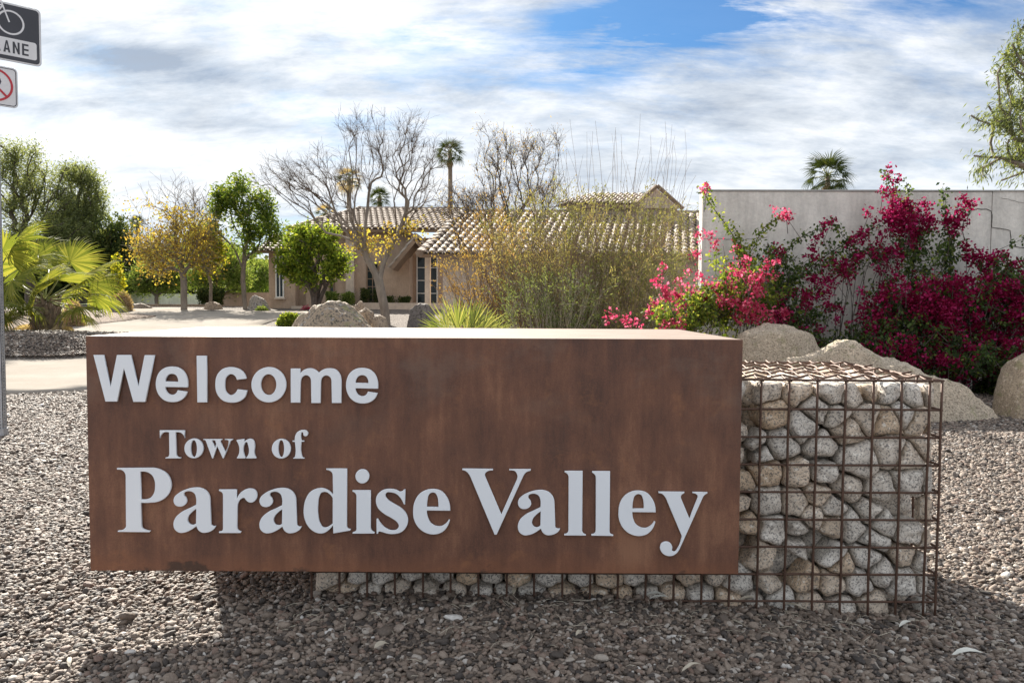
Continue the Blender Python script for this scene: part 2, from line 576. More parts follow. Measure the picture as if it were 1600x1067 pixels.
def poly_sheet(name, pts, mat, lift, res=0.5, edge=0.0, bulge=0.0, **kw):
    """a draped sheet over the terrain with an outline of world points"""
    pts = [Vector((p[0], p[1])) for p in pts]
    n = len(pts)
    out = []
    for i in range(n):
        a, b = pts[i], pts[(i + 1) % n]
        k = max(1, int((b - a).length / res))
        for j in range(k):
            out.append(a + (b - a) * (j / k))
    xs = [p.x for p in out]; ys = [p.y for p in out]
    def inside(x, y):
        c = False; j = len(out) - 1
        for i in range(len(out)):
            if (out[i].y > y) != (out[j].y > y) and x < (out[j].x - out[i].x) * (y - out[i].y) / (out[j].y - out[i].y) + out[i].x:
                c = not c
            j = i
        return c
    oa = np.array([(p.x, p.y) for p in out])
    grid = []
    y = min(ys) + res / 2
    while y < max(ys):
        x = min(xs) + res / 2
        while x < max(xs):
            if inside(x, y) and np.min(np.hypot(oa[:, 0] - x, oa[:, 1] - y)) > res * 0.45:
                grid.append(Vector((x, y)))
            x += res
        y += res
    v, e, f, *_ = geometry.delaunay_2d_cdt(out + grid, [], [list(range(len(out)))], 1, 1e-5)
    vs = []
    for p in v:
        d = float(np.min(np.hypot(oa[:, 0] - p.x, oa[:, 1] - p.y)))
        vs.append((p.x, p.y, hz1(p.x, p.y) + lift + bulge * min(1, d / 0.8)))
    fs = [tuple(t) for t in f]
    # skirt so that the slab has an edge
    nb = len(vs)
    if edge:
        cnt = {}
        for t in fs:
            for a, b in zip(t, t[1:] + t[:1]):
                cnt[(a, b)] = 1
        be = [(a, b) for (a, b) in cnt if (b, a) not in cnt]
        mp = {}
        for a, b in be:
            for q in (a, b):
                if q not in mp:
                    mp[q] = len(vs); vs.append((vs[q][0], vs[q][1], vs[q][2] - edge))
            fs.append((b, a, mp[a], mp[b]))
    me = bpy.data.meshes.new(name)
    me.from_pydata(vs, [], fs)
    me.materials.append(mat)
    me.polygons.foreach_set('use_smooth', [True] * len(me.polygons))
    me.update()
    return link(name, me, **kw)


def gp(lst):
    return [G(a, b) for a, b in lst]


def smooth_poly(pts, k=5):
    n = len(pts); out = []
    for i in range(n):
        p0, p1, p2, p3 = pts[i - 1], pts[i], pts[(i + 1) % n], pts[(i + 2) % n]
        for j in range(k):
            t = j / k
            out.append(0.5 * ((2 * p1) + (p2 - p0) * t + (2 * p0 - 5 * p1 + 4 * p2 - p3) * t * t + (3 * p1 - p0 - 3 * p2 + p3) * t ** 3))
    return out


drive = [Vector((-26, 8.2, 0)), G(10, 617.5), G(134, 611.5), G(300, 603), G(450, 580), G(520, 545), G(470, 518), G(405, 509), G(436, 500),
         G(470, 494), G(520, 489.5), G(440, 486.5), G(330, 488), Vector((-14, 34, 0)), Vector((-30, 28, 0))]
poly_sheet('driveway', [Vector((p.x, p.y)) for p in drive], M_concrete, 0.035, 0.6, 0.06, kind='structure')
isl = [Vector(q + (0,)) for q in ((-14.5, 13.2), (-11.5, 13.55), (-8.8, 13.75), (-7.4, 14.0), (-6.3, 14.6), (-6.2, 15.5), (-7.2, 16.4), (-8.6, 17.6), (-10.0, 18.3), (-12.5, 18.8), (-15.0, 18.0))]
poly_sheet('palm_island', [Vector((p.x, p.y)) for p in smooth_poly(isl, 4)], M_gravel, 0.05, 0.35, 0.05, 0.05, kind='structure')
bed = [G(-60, 513), G(60, 516), G(110, 513.5), G(170, 506), G(243, 496.5), G(225, 493.5), G(185, 491), G(120, 489), Vector((-24, 30, 0))]
poly_sheet('planting_bed', [Vector((p.x, p.y)) for p in smooth_poly(bed, 3)], M_bed, 0.05, 0.5, 0.05, 0.05, kind='structure')

# ------------------------------------------------------------------ gravel pebbles (uncountable)
def pebble_protos():
    col = bpy.data.collections.new('pebble_shapes')
    rng = np.random.default_rng(5)
    import bmesh
    for k in range(9):
        bm = bmesh.new()
        bmesh.ops.create_icosphere(bm, subdivisions=2 if k < 6 else 1, radius=1.0)
        e = np.array([1.0, rng.uniform(0.55, 0.85), rng.uniform(0.34, 0.55)])
        for v in bm.verts:
            n = noise.noise(v.co * 1.1 + Vector((k * 7.1, 3, 1)))
            n2 = noise.noise(v.co * 2.6 + Vector((k * 3.1, 9, 4)))
            v.co = v.co * (1 + 0.34 * n + 0.12 * n2)
            v.co.x *= e[0]; v.co.y *= e[1]; v.co.z *= e[2]
        me = bpy.data.meshes.new('pebble')
        bm.to_mesh(me); bm.free()
        me.materials.append(M_pebble)
        me.polygons.foreach_set('use_smooth', [True] * len(me.polygons))
        o = bpy.data.objects.new('pebble', me)
        col.objects.link(o)
    return col


def scatter(name, P, R, S, col, **kw):
    me = bpy.data.meshes.new(name)
    n = len(P)
    me.vertices.add(n)
    me.vertices.foreach_set('co', np.asarray(P, np.float32).ravel())
    a = me.attributes.new('rot', 'FLOAT_VECTOR', 'POINT'); a.data.foreach_set('vector', np.asarray(R, np.float32).ravel())
    a = me.attributes.new('scl', 'FLOAT_VECTOR', 'POINT'); a.data.foreach_set('vector', np.asarray(S, np.float32).ravel())
    me.update()
    o = link(name, me, **kw)
    ng = bpy.data.node_groups.new(name, 'GeometryNodeTree')
    ng.interface.new_socket('Geometry', in_out='INPUT', socket_type='NodeSocketGeometry')
    ng.interface.new_socket('Geometry', in_out='OUTPUT', socket_type='NodeSocketGeometry')
    N, L = ng.nodes, ng.links
    gi = N.new('NodeGroupInput'); go = N.new('NodeGroupOutput')
    m2p = N.new('GeometryNodeMeshToPoints')
    iop = N.new('GeometryNodeInstanceOnPoints')
    ci = N.new('GeometryNodeCollectionInfo')
    ci.inputs['Collection'].default_value = col
    ci.inputs['Separate Children'].default_value = True
    ci.inputs['Reset Children'].default_value = True
    iop.inputs['Pick Instance'].default_value = True
    ra = N.new('GeometryNodeInputNamedAttribute'); ra.data_type = 'FLOAT_VECTOR'; ra.inputs[0].default_value = 'rot'
    sa = N.new('GeometryNodeInputNamedAttribute'); sa.data_type = 'FLOAT_VECTOR'; sa.inputs[0].default_value = 'scl'
    rv = N.new('FunctionNodeRandomValue'); rv.data_type = 'INT'
    rv.inputs[4].default_value = 0; rv.inputs[5].default_value = len(col.objects) - 1
    L.new(gi.outputs[0], m2p.inputs[0]); L.new(m2p.outputs[0], iop.inputs['Points'])
    L.new(ci.outputs[0], iop.inputs['Instance'])
    L.new(rv.outputs[2], iop.inputs['Instance Index'])
    L.new(ra.outputs[0], iop.inputs['Rotation']); L.new(sa.outputs[0], iop.inputs['Scale'])
    L.new(iop.outputs[0], go.inputs[0])
    md = o.modifiers.new('scatter', 'NODES'); md.node_group = ng
    return o


def inpoly(px, py, poly):
    c = np.zeros(len(px), bool)
    j = len(poly) - 1
    for i in range(len(poly)):
        xi, yi, xj, yj = poly[i][0], poly[i][1], poly[j][0], poly[j][1]
        if yi != yj:
            t = ((yi > py) != (yj > py)) & (px < (xj - xi) * (py - yi) / (yj - yi) + xi)
            c ^= t
        j = i
    return c


PEB = pebble_protos()
def gravel():
    rng = np.random.default_rng(3)
    P = []; Rr = []; S = []
    def band(y0, y1, dens, smin, smax, xlo=None, xhi=None, lift=0.0, poly=None, notpoly=None):
        hw = 0.70 * y1 + 2.4
        a, b = (-hw if xlo is None else xlo), (hw if xhi is None else xhi)
        n = int((b - a) * (y1 - y0) * dens)
        x = rng.uniform(a, b, n); y = rng.uniform(y0, y1, n)
        k = np.abs(x) < 0.70 * y + 1.2 + 1.2 * rng.random(n)
        if poly is not None: k &= inpoly(x, y, poly)
        if notpoly is not None: k &= ~inpoly(x, y, notpoly)
        x = x[k]; y = y[k]; n = len(x)
        s = rng.uniform(smin, smax, n) * np.where(rng.random(n) < 0.06, 1.5, 1.0)
        z = hgt(x, y) + lift + rng.uniform(-0.1, 0.75, n) * s
        P.append(np.stack([x, y, z], 1))
        Rr.append(np.stack([rng.normal(0, 0.38, n), rng.normal(0, 0.38, n), rng.uniform(0, 6.28, n)], 1))
        S.append(np.repeat(s[:, None], 3, 1) * rng.uniform(0.8, 1.2, (n, 3)))
    dp = [(p.x, p.y) for p in drive]
    band(1.6, 5.0, 6400, 0.0072, 0.0145)
    band(1.6, 4.2, 3500, 0.004, 0.008)
    band(1.6, 6.0, 60, 0.016, 0.022)
    band(5.0, 8.0, 3800, 0.009, 0.018, notpoly=dp)
    band(8.0, 13.0, 1900, 0.013, 0.022, notpoly=dp)
    ip = [(p.x, p.y) for p in smooth_poly(isl, 4)]
    band(12.5, 20.0, 1500, 0.016, 0.026, -14, -4, 0.09, poly=ip)
    P = np.concatenate(P); Rr = np.concatenate(Rr); S = np.concatenate(S)
    scatter('gravel', P, Rr, S, PEB, kind='stuff', label='grey brown gravel covering the ground around the sign', cat='gravel')


gravel()

# ------------------------------------------------------------------ welcome sign
YS = 2.76                    # front face of the steel sleeve
_tl, _tr, _bl, _br = U(134, 525.5, YS), U(1160, 530, YS), U(141, 890.5, YS), U(1154.5, 897, YS)
SX0, SX1 = (_tl.x + _bl.x) / 2, (_tr.x + _br.x) / 2
SZ0, SZ1 = (_bl.z + _br.z) / 2, (_tl.z + _tr.z) / 2
SD = 1.08                    # depth of the sleeve
WT = 0.012
# the photograph's four corners of the face against the built rectangle: letters are laid out in face coordinates
def face(px, py):
    p = U(px, py, YS)
    return p.x, p.z


def curve_pts(pts, sub=7):
    """closed outline; a point with a third entry is a corner"""
    n = len(pts); out = []
    P = [Vector((p[0], p[1])) for p in pts]
    LONG = 145
    cor = [len(p) > 2 for p in pts]
    def tan(i, side, L):
        if cor[i]:
            q = P[(i + 1) % n] if side > 0 else P[i - 1]
            return None
        a, b, c = P[i - 1], P[i], P[(i + 1) % n]
        l1, l2 = (b - a).length, (c - b).length
        if l1 > LONG and l1 > l2 * 1.3: return (b - a).normalized() * L
        if l2 > LONG and l2 > l1 * 1.3: return (c - b).normalized() * L
        v = ((b - a) / max(l1, 1e-6) * l2 + (c - b) / max(l2, 1e-6) * l1) / (l1 + l2)
        return v.normalized() * L if v.length > 1e-6 else Vector((0, 0))
    for i in range(n):
        j = (i + 1) % n
        a, b = P[i], P[j]
        L = (b - a).length
        if (cor[i] and cor[j]) or L > LONG:
            out.append(a); continue
        t0 = tan(i, 1, L); t1 = tan(j, -1, L)
        if t0 is None: t0 = (b - a) * 1.5 - t1 * 0.5
        if t1 is None: t1 = (b - a) * 1.5 - t0 * 0.5
        for k in range(sub):
            t = k / sub
            h00 = 2 * t ** 3 - 3 * t * t + 1; h10 = t ** 3 - 2 * t * t + t
            h01 = -2 * t ** 3 + 3 * t * t; h11 = t ** 3 - t * t
            out.append(a * h00 + t0 * h10 + b * h01 + t1 * h11)
    return out


def ell(cx, cy, rx, ry, n=14):
    return [(cx + rx * math.cos(2 * math.pi * k / n), cy + ry * math.sin(2 * math.pi * k / n)) for k in range(n)]


def P_(s):
    """'x,y' smooth / 'x,yc' corner"""
    out = []
    for w in s.split():
        c = w.endswith('c')
        a, b = w.rstrip('c').split(',')
        out.append((float(a), float(b), 1) if c else (float(a), float(b)))
    return out


def outline_mesh(name, contours, depth, mat, bev=0.0012):
    """contours in (x, z) metres -> extruded solid, front face towards -Y at y=-depth, back at 0"""
    cu = bpy.data.curves.new(name, 'CURVE')
    cu.dimensions = '2D'; cu.fill_mode = 'BOTH'
    cu.extrude = depth / 2 - bev; cu.bevel_depth = bev; cu.bevel_resolution = 1; cu.offset = -bev
    for c in contours:
        sp = cu.splines.new('POLY')
        sp.points.add(len(c) - 1)
        for q, (x, z) in zip(sp.points, c):
            q.co = (x, z, 0, 1)
        sp.use_cyclic_u = True
    ob = bpy.data.objects.new(name, cu)
    COL.objects.link(ob)
    bpy.context.view_layer.update()
    me = bpy.data.meshes.new_from_object(ob.evaluated_get(bpy.context.evaluated_depsgraph_get()))
    bpy.data.objects.remove(ob)
    me.name = name
    v = np.empty(len(me.vertices) * 3, np.float32); me.vertices.foreach_get('co', v)
    v = v.reshape(-1, 3)
    w = np.stack([v[:, 0], -v[:, 2] - depth / 2, v[:, 1]], 1)
    me.vertices.foreach_set('co', w.ravel())
    me.materials.clear(); me.materials.append(mat)
    me.update()
    return me


GL = {}
GL['W'] = [P_('62,95c 166,95c 238,430c 305,95c 447,95c 527,425c 592,97c 694,97c 600,580c 475,580c 378,232c 308,577c 186,577c')]
GL['e'] = [P_('1040,430c 805,425c 815,465 842,497 880,507 915,492 935,460c 1035,475c 1008,530 955,570 885,583 800,565 740,510 710,430 712,350 742,275 800,228 880,215 955,232 1010,282 1037,355'),
           P_('805,368c 818,325 845,297 880,290 915,303 935,335 940,372c')]
GL['l'] = [P_('1131,103c 1233,103c 1242,585c 1138,585c')]
GL['c'] = [P_('180,340c 82,352c 62,312 22,293 -22,318 -42,400 -27,480 15,510 60,492 88,450c 188,462c 162,535 108,575 20,588 -60,568 -120,505 -142,400 -118,292 -67,240 13,220 70,228 125,252 162,292')]
GL['o'] = [ell(412, 403, 180, 183), ell(410, 402, 80, 108)]
GL['m'] = [P_('640,235c 738,235c 738,285c 775,250 830,232 890,245 930,278c 975,245 1040,232 1110,248 1152,300 1165,370c 1166,592c 1066,592c 1062,370c 1048,325 1010,307 970,325 952,380c 950,592c 853,592c 850,370c 838,325 800,305 760,325 742,380c 740,588c 640,588c')]
GL['T_'] = [P_('48,75c 305,75c 307,157c 292,120 262,98 215,95c 220,310 228,345 268,357c 265,365c 107,365c 107,357c 138,345 148,310 145,95c 92,98 65,120 50,157c')]
GL['o_'] = [ell(402, 262, 98, 102), ell(402, 265, 32, 88)]
GL['w_'] = [P_('500,166c 695,166c 695,174c 678,186 680,200c 728,300c 762,205 762,185 722,174c 722,166c 805,166c 805,173c 785,184c 712,365c 703,365c 645,238c 603,365c 592,365c 530,195 518,176 500,173c'),
            P_('590,176c 622,178c 634,212c 622,262c')]
GL['n_'] = [P_('845,175c 923,164c 925,196c 950,172 985,162 1020,180 1033,225 1033,330 1048,357c 1048,365c 945,365c 945,357c 962,335 962,220 953,198 938,200 926,220 924,330 936,357c 935,365c 848,365c 848,357c 862,335 862,215 845,184c')]
GL['O_'] = [ell(1308, 265, 98, 102), ell(1308, 265, 30, 88)]
GL['f_'] = [P_('1425,182c 1448,180c 1452,135 1475,92 1525,72 1570,80 1586,108 1574,132 1555,136 1537,122 1535,102 1522,94 1514,120 1518,180c 1545,182c 1545,193c 1518,193c 1520,330 1530,355 1548,360c 1548,367c 1432,367c 1432,360c 1448,350 1453,330 1448,193c 1425,193c')]
GL['P'] = [P_('45,78c 300,77c 470,76 590,100 682,170 720,270 705,370 645,450 560,495 470,508 345,510c 350,780 365,830 400,848 460,858c 450,875c 57,871c 57,856c 130,838 160,795 157,600 155,200 145,140 115,108 48,98c'),
           P_('340,122c 420,128 480,165 513,230 520,310 505,390 470,440 420,465 345,468c')]
GL['a'] = [P_('1275,797c 1240,800 1215,780c 1205,480 1190,410 1140,350 1080,325 1000,322 900,345 810,390 760,440 750,490 775,540 830,557 885,540 915,495 905,450 880,415 885,385 920,368 965,368 1010,395 1030,450 1030,535c 960,570 840,630 770,700 748,780 765,840 820,880 890,878 970,845 1035,800c 1060,850 1100,878 1160,880 1220,860 1262,825'),
           P_('1032,585c 980,625 935,680 925,730 945,770 985,785 1030,765c')]
GL['r'] = [P_('-125,345c 95,345c 95,465c 130,400 190,350 260,333 320,350 348,405 335,470 290,505 240,500 210,475 190,450 150,462 115,510 103,600 100,800 112,850 150,868c 145,885c -125,885c -125,868c -85,855 -75,820 -75,420 -85,385 -125,362c')]
GL['d'] = [P_('1208,85c 1467,85c 1465,800 1480,828 1515,838c 1505,855c 1297,890c 1293,790c 1240,850 1180,885 1110,888 1030,850 970,780 935,690 930,570 955,460 1010,375 1090,335 1170,330 1240,360 1295,410c 1290,180 1280,135 1250,110 1210,100c'),
           P_('1290,450c 1250,400 1200,375 1150,385 1120,440 1107,540 1108,660 1130,760 1170,815 1215,815 1260,790 1290,765c')]
GL['i'] = [P_('95,355c 322,355c 322,800 335,855 372,878c 368,892c 97,892c 97,878c 135,860 145,830 145,430 130,390 95,370c'), ell(218, 181, 86, 88)]
GL['s'] = [P_('753,345c 750,530c 735,530c 700,460 640,400 570,380 520,385 505,420 530,465 600,515 700,575 760,640 785,710 770,800 710,870 620,897 530,893 450,870 425,868 413,893c 395,893c 395,708c 412,708c 450,770 510,825 580,852 640,845 672,800 650,750 590,705 480,640 410,570 388,500 400,420 460,360 560,338 640,350 690,372 715,365 735,345c')]
GL['E'] = [P_('1312,608c 1020,605c 1030,680 1070,760 1130,797 1200,800 1260,765 1295,718c 1308,725c 1280,800 1210,875 1110,903 1000,880 910,810 858,705 850,600 870,490 930,400 1020,350 1110,340 1200,365 1270,440 1305,530'),
           P_('1022,562c 1030,470 1055,400 1090,382 1125,390 1150,430 1163,500 1165,562c')]
GL['V'] = [P_('62,85c 445,90c 443,108c 380,118 345,150 352,195 548,655c 737,230 745,165 725,125 645,108c 645,92c 915,92c 910,112c 860,130 815,190 490,905c 462,905c 180,230 140,150 110,120 62,103c')]
GL['L'] = [P_('1335,115c 1558,115c 1553,850 1570,890 1600,905c 1598,917c 1330,915c 1330,900c 1370,885 1382,850 1385,200 1370,155 1335,130c')]
GL['M'] = [P_('97,98c 283,98c 278,710 290,745 317,757c 314,768c 90,765c 90,752c 125,740 135,710 137,180 125,135 97,112c')]
GL['y'] = [P_('787,310c 1055,312c 1050,328c 1022,345 1020,380 1107,590c 1185,390 1190,350 1170,332 1138,325c 1138,313c 1293,315c 1290,328c 1262,345 1240,380 1010,890 975,945 930,973 880,975 830,950 803,900 815,850 860,828 905,840 928,880 930,925 955,930 985,895 1028,770c 880,420 850,360 825,335 787,325c')]

S1 = 1 / 6.6667
# (glyph, origin x, origin y, scale, dx, dy)
LET = [('W', 140, 540, S1, 0, 0), ('e', 140, 540, S1, 0, 0), ('l', 140, 540, S1, 0, 0), ('c', 360, 540, S1, 0, 0), ('o', 360, 540, S1, 0, 0),
       ('m', 360, 540, S1, 0, 0), ('e', 360, 540, S1, 505, 14),
       ('T_', 245, 660, S1, 0, 0), ('o_', 245, 660, S1, 0, 0), ('w_', 245, 660, S1, 0, 0), ('n_', 245, 660, S1, 0, 0), ('O_', 245, 660, S1, 0, 0), ('f_', 245, 660, S1, 0, 0),
       ('P', 180, 720, .125, 0, 0), ('a', 180, 720, .125, 0, 0), ('r', 360, 720, .125, 0, 0), ('a', 360, 720, .125, -371, 6), ('d', 360, 720, .125, 0, 0),
       ('i', 540, 720, .125, 0, 0), ('s', 540, 720, .125, 0, 0), ('E', 540, 720, .125, 0, 0),
       ('V', 715, 720, .125, 0, 0), ('a', 715, 720, .125, 4, 31), ('L', 715, 720, .125, 0, 0), ('M', 910, 720, .15, 0, 0), ('E', 540, 720, .125, 2556, 20), ('y', 910, 720, .15, 0, 0)]


def welcome_sign():
    t = empty('welcome_sign', ((SX0 + SX1) / 2, YS, SZ0), label='long rusted steel welcome sign with white raised lettering', cat='sign')
    w = (SX1 - SX0) / 2; h = SZ1 - SZ0
    MB().box(-w, w, 0, WT, 0, h).build('front_panel', M_rust, t, bevel=0.0015)
    MB().box(-w, w, WT + 0.001, SD - WT - 0.001, h - WT, h - 0.0005).build('top_panel', M_glare_steel, t, bevel=0.001)
    MB().box(-w, w, SD - WT, SD, 0, h).build('back_panel', M_rust, t, bevel=0.001)
    cx = (SX0 + SX1) / 2
    # flanges folded in along the bottom edges
    fl = MB()
    fl.box(-w, w, WT + 0.001, WT + 0.04, 0.0005, 0.008)
    fl.box(-w, w, SD - WT - 0.04, SD - WT - 0.001, 0.0005, 0.008)
    fl.build('bottom_flange', M_rust, t)
    for g, ox, oy, s, dx, dy in LET:
        cs = []
        for c in GL[g]:
            pts = curve_pts(c)
            q = []
            for p in pts:
                X, Z = face(ox + (p.x + dx) * s, oy + (p.y + dy) * s)
                q.append((X, Z))
            cs.append(q)
        x0 = sum(p[0] for p in cs[0]) / len(cs[0]); z0 = sum(p[1] for p in cs[0]) / len(cs[0])
        cs = [[(x - x0, z - z0) for x, z in c] for c in cs]
        me = outline_mesh('letter', cs, 0.010, M_letter)
        link('letter', me, t, (x0 - cx, -0.005, z0 - SZ0))
    return t


welcome_sign()

# ------------------------------------------------------------------ gabion basket
YG = 2.90
GD = 0.90
_a = U(1185.4, 740, YG); _b = U(1447.5, 743, YG)
GSP = (_b.x - _a.x) / 6.0
GX1 = _b.x + 0.045
_t = U(1300, 594, YG); _r1 = U(1300, 683, YG); _r4 = U(1300, 897, YG)
GSPZ = (_r1.z - _r4.z) / 5.0
GZ1 = _t.z
GX0 = _b.x - GSP * 22 + 0.0
GZB = -0.10


def clip_poly(poly, nx, ny, d):
    out = []
    for i in range(len(poly)):
        a, b = poly[i], poly[(i + 1) % len(poly)]
        da = a[0] * nx + a[1] * ny - d; db = b[0] * nx + b[1] * ny - d
        if da <= 0: out.append(a)
        if (da < 0 < db) or (db < 0 < da):
            t = da / (da - db)
            out.append((a[0] + (b[0] - a[0]) * t, a[1] + (b[1] - a[1]) * t))
    return out


def voronoi(sites, x0, x1, y0, y1):
    res = []
    for i, s in enumerate(sites):
        p = [(x0, y0), (x1, y0), (x1, y1), (x0, y1)]
        for j, q in enumerate(sites):
            if i == j: continue
            dx, dy = q[0] - s[0], q[1] - s[1]
            if dx * dx + dy * dy > 0.6 ** 2: continue
            mx, my = (q[0] + s[0]) / 2, (q[1] + s[1]) / 2
            p = clip_poly(p, dx, dy, dx * mx + dy * my)
            if len(p) < 3: break
        res.append(p)
    return res


import bmesh
_bm = bmesh.new(); bmesh.ops.create_icosphere(_bm, subdivisions=4, radius=1.0)
ICO_V = np.array([tuple(v.co) for v in _bm.verts]); ICO_F = np.array([[v.index for v in f.verts] for f in _bm.faces])
_bm.free()
_bm = bmesh.new(); bmesh.ops.create_icosphere(_bm, subdivisions=3, radius=1.0)
ICO3_V = np.array([tuple(v.co) for v in _bm.verts]); ICO3_F = np.array([[v.index for v in f.verts] for f in _bm.faces])
_bm.free()


def stone_from_cell(poly, depth, gap, seed, mat, p=9.0, n=2.7, lowres=False):
    """rounded stone filling a polygon cell: local x, y(depth), z"""
    A = 0; cx = cy = 0
    for i in range(len(poly)):
        a, b = poly[i], poly[(i + 1) % len(poly)]
        k = a[0] * b[1] - b[0] * a[1]
        A += k; cx += (a[0] + b[0]) * k; cy += (a[1] + b[1]) * k
    if abs(A) < 1e-7: return None
    cx /= 3 * A; cy /= 3 * A
    E = []
    for i in range(len(poly)):
        a, b = poly[i], poly[(i + 1) % len(poly)]
        ex, ey = b[0] - a[0], b[1] - a[1]
        L = math.hypot(ex, ey)
        if L < 1e-5: continue
        nx, ny = ey / L, -ex / L
        d = (a[0] - cx) * nx + (a[1] - cy) * ny
        if d < 0: nx, ny, d = -nx, -ny, -d
        E.append((nx, ny, max(d - gap, 0.006)))
    E = np.array(E)
    V0, Fc = (ICO3_V, ICO3_F) if lowres else (ICO_V, ICO_F)
    t = np.hypot(V0[:, 0], V0[:, 2]); s = np.abs(V0[:, 1])
    k = (t ** n + s ** n) ** (-1 / n)
    rho = t * k; zeta = V0[:, 1] * k
    th = np.arctan2(V0[:, 2], V0[:, 0])
    dots = np.maximum(0, np.outer(np.cos(th), E[:, 0]) + np.outer(np.sin(th), E[:, 1])) / E[:, 2][None, :]
    R = (np.sum(dots ** p, 1)) ** (-1 / p)
    R = np.minimum(R, 3.2 * E[:, 2].min() + 0.02)
    v = np.stack([R * rho * np.cos(th), depth * zeta, R * rho * np.sin(th)], 1)
    nz = np.array([noise.noise(Vector(q) * 1.4 + Vector((seed * 3.7, seed * 1.3, 0))) + 0.4 * noise.noise(Vector(q) * 4 + Vector((seed, 0, 5))) for q in V0])
    v *= (1 + 0.15 * nz)[:, None]
    tl_ = 0.35 * math.sin(seed * 12.9)
    v[:, 1] *= 1 - tl_ * v[:, 0] / max(0.02, np.abs(v[:, 0]).max()) * 0.5
    me = np_mesh('stone', v, Fc, 3, mat, True)
    return me, cx, cy


def gabion():
    t = empty('gabion_basket', (GX0, YG, 0), label='wire cage filled with pale granite stones passing through the rusted sign', cat='gabion')
    rng = random.Random(11)
    W = GX1 - GX0; r = 0.0046
    zb = GZB
    # front and back wires; back wires hidden behind the stones still close the cage
    def wire(p0, p1, wob=0.0, rad=r, crimp=0.0, n=2):
        pts = []
        for i in range(n + 1):
            f = i / n
            q = Vector(p0).lerp(Vector(p1), f)
            q += Vector((rng.uniform(-wob, wob), rng.uniform(-wob, wob) * 0.5, rng.uniform(-wob, wob)))
            if crimp: q.z += crimp * (1 if i % 2 else -1)
            pts.append(q)
        c = pts[0].copy()
        mb = MB(); mb.tube([p - c for p in pts], rad, 6)
        mb.build('wire', M_wire, t, smooth=True).location = c
    xs = [GX1 - 0.045 - GX0 - i * GSP for i in range(22)]
    xs = [x for x in xs if x > -0.01]
    for x in xs:
        wire((x, -0.0065, zb), (x, -0.0065, GZ1), 0.0015, n=8)
    wire((W, -0.004, zb), (W, -0.004, GZ1), 0.0015, n=8)
    wire((0, -0.004, zb), (0, -0.004, GZ1), 0.0015, n=8)
    zs = [_r1.z + GSPZ - i * GSPZ for i in range(0, 10)]
    zs = [z for z in zs if z > zb and z < GZ1 - 0.03]
    for z in zs + [GZ1]:
        wire((-0.004, 0, z), (W + 0.004, 0, z), 0.0012, n=24)
    # right end, back
    ny = 5
    ysr = [GD * (i + 1) / ny for i in range(ny)]
    for y in ysr:
        wire((W, y, zb), (W, y, GZ1), 0.0015, n=6)
    for z in zs + [GZ1]:
        wire((W + 0.006, 0, z), (W + 0.006, GD, z), 0.0012, n=6)
    for z in zs + [GZ1 - 0.002]:
        wire((0, GD, z), (W, GD, z), 0.0012, n=12)
    for x in xs:
        wire((x, GD + 0.006, zb), (x, GD + 0.006, GZ1), 0.0015, n=6)
        wire((0 + 0.002, 0, 0), (0.002, 0, 0.001)) if False else None
    # top: wires running left to right, crimped over the wires running back
    xlim = SX1 - GX0 - 0.25
    for k, y in enumerate([0.075, 0.24, 0.41, 0.58, 0.75]):
        pts = []
        x = xlim
        while x < W + 0.01:
            ph = (x - xs[0]) / GSP
            pts.append(Vector((x, y + rng.uniform(-0.003, 0.003), GZ1 + 0.006 + 0.0065 * math.cos(2 * math.pi * (ph + k * 0.5)))))
            x += GSP / 4
        c = pts[0].copy()
        MB().tube([p - c for p in pts], 0.0042, 6).build('wire', M_wire, t, smooth=True).location = c
    for i, x in enumerate(xs):
        if x < xlim: continue
        pts = []
        for q in range(25):
            y = GD * q / 24
            pts.append(Vector((x + rng.uniform(-0.002, 0.002), y, GZ1 + 0.004 - 0.006 * math.cos(2 * math.pi * (y / 0.17)))))
        c = pts[0].copy()
        MB().tube([p - c for p in pts], 0.0042, 6).build('wire', M_wire, t, smooth=True).location = c
    # twisted ties where the lid is laced to the front
    for i, x in enumerate(xs):
        if x < xlim: continue
        pts = [Vector((x + 0.012 * math.cos(a), -0.001 + 0.009 * math.sin(a), GZ1 + 0.004 + 0.0015 * a - 0.01)) for a in np.linspace(0, 9, 22)]
        c = pts[0].copy()
        MB().tube([p - c for p in pts], 0.0022, 5).build('tie', M_wire, t, smooth=True).location = c

    # stones of the front face: centres read from the photograph, as a crop of (1120, 500) at 2.133x
    cr = [(108, 232), (178, 235), (285, 235), (398, 240), (470, 262), (525, 232), (592, 232), (680, 262), (730, 250),
          (195, 318), (90, 320), (345, 302), (425, 322), (590, 345), (500, 325), (700, 350), (735, 365), (640, 320),
          (100, 385), (300, 360), (455, 362), (230, 420), (130, 410), (362, 425), (600, 435), (715, 430), (665, 465),
          (90, 460), (160, 462), (485, 475), (172, 512), (285, 520), (360, 520), (455, 570), (562, 578), (668, 545), (735, 540),
          (95, 548), (180, 618), (285, 620), (345, 590), (108, 692), (195, 708), (292, 705), (392, 690), (468, 690), (528, 650), (640, 640), (575, 690),
          (655, 722), (545, 745), (85, 620), (735, 640), (395, 640), (330, 665),
          (150, 792), (288, 770), (395, 800), (520, 800), (645, 795), (95, 760), (730, 760), (345, 760), (710, 810),
          (185, 885), (320, 878), (485, 885), (645, 885), (90, 890), (250, 835), (425, 835), (400, 885), (720, 890), (570, 850),
          (230, 965), (320, 960), (430, 975), (540, 970), (640, 972), (130, 960), (720, 970)]
    sites = []
    for (a, b) in cr:
        p = U(1120 + a / 2.1333, 500 + b / 2.1333, YG)
        if p.x < GX1: sites.append((p.x - GX0, p.z))
    # left portion under the sleeve
    xl = U(1120 + 80 / 2.1333, 700, YG).x - GX0
    x = 0.06
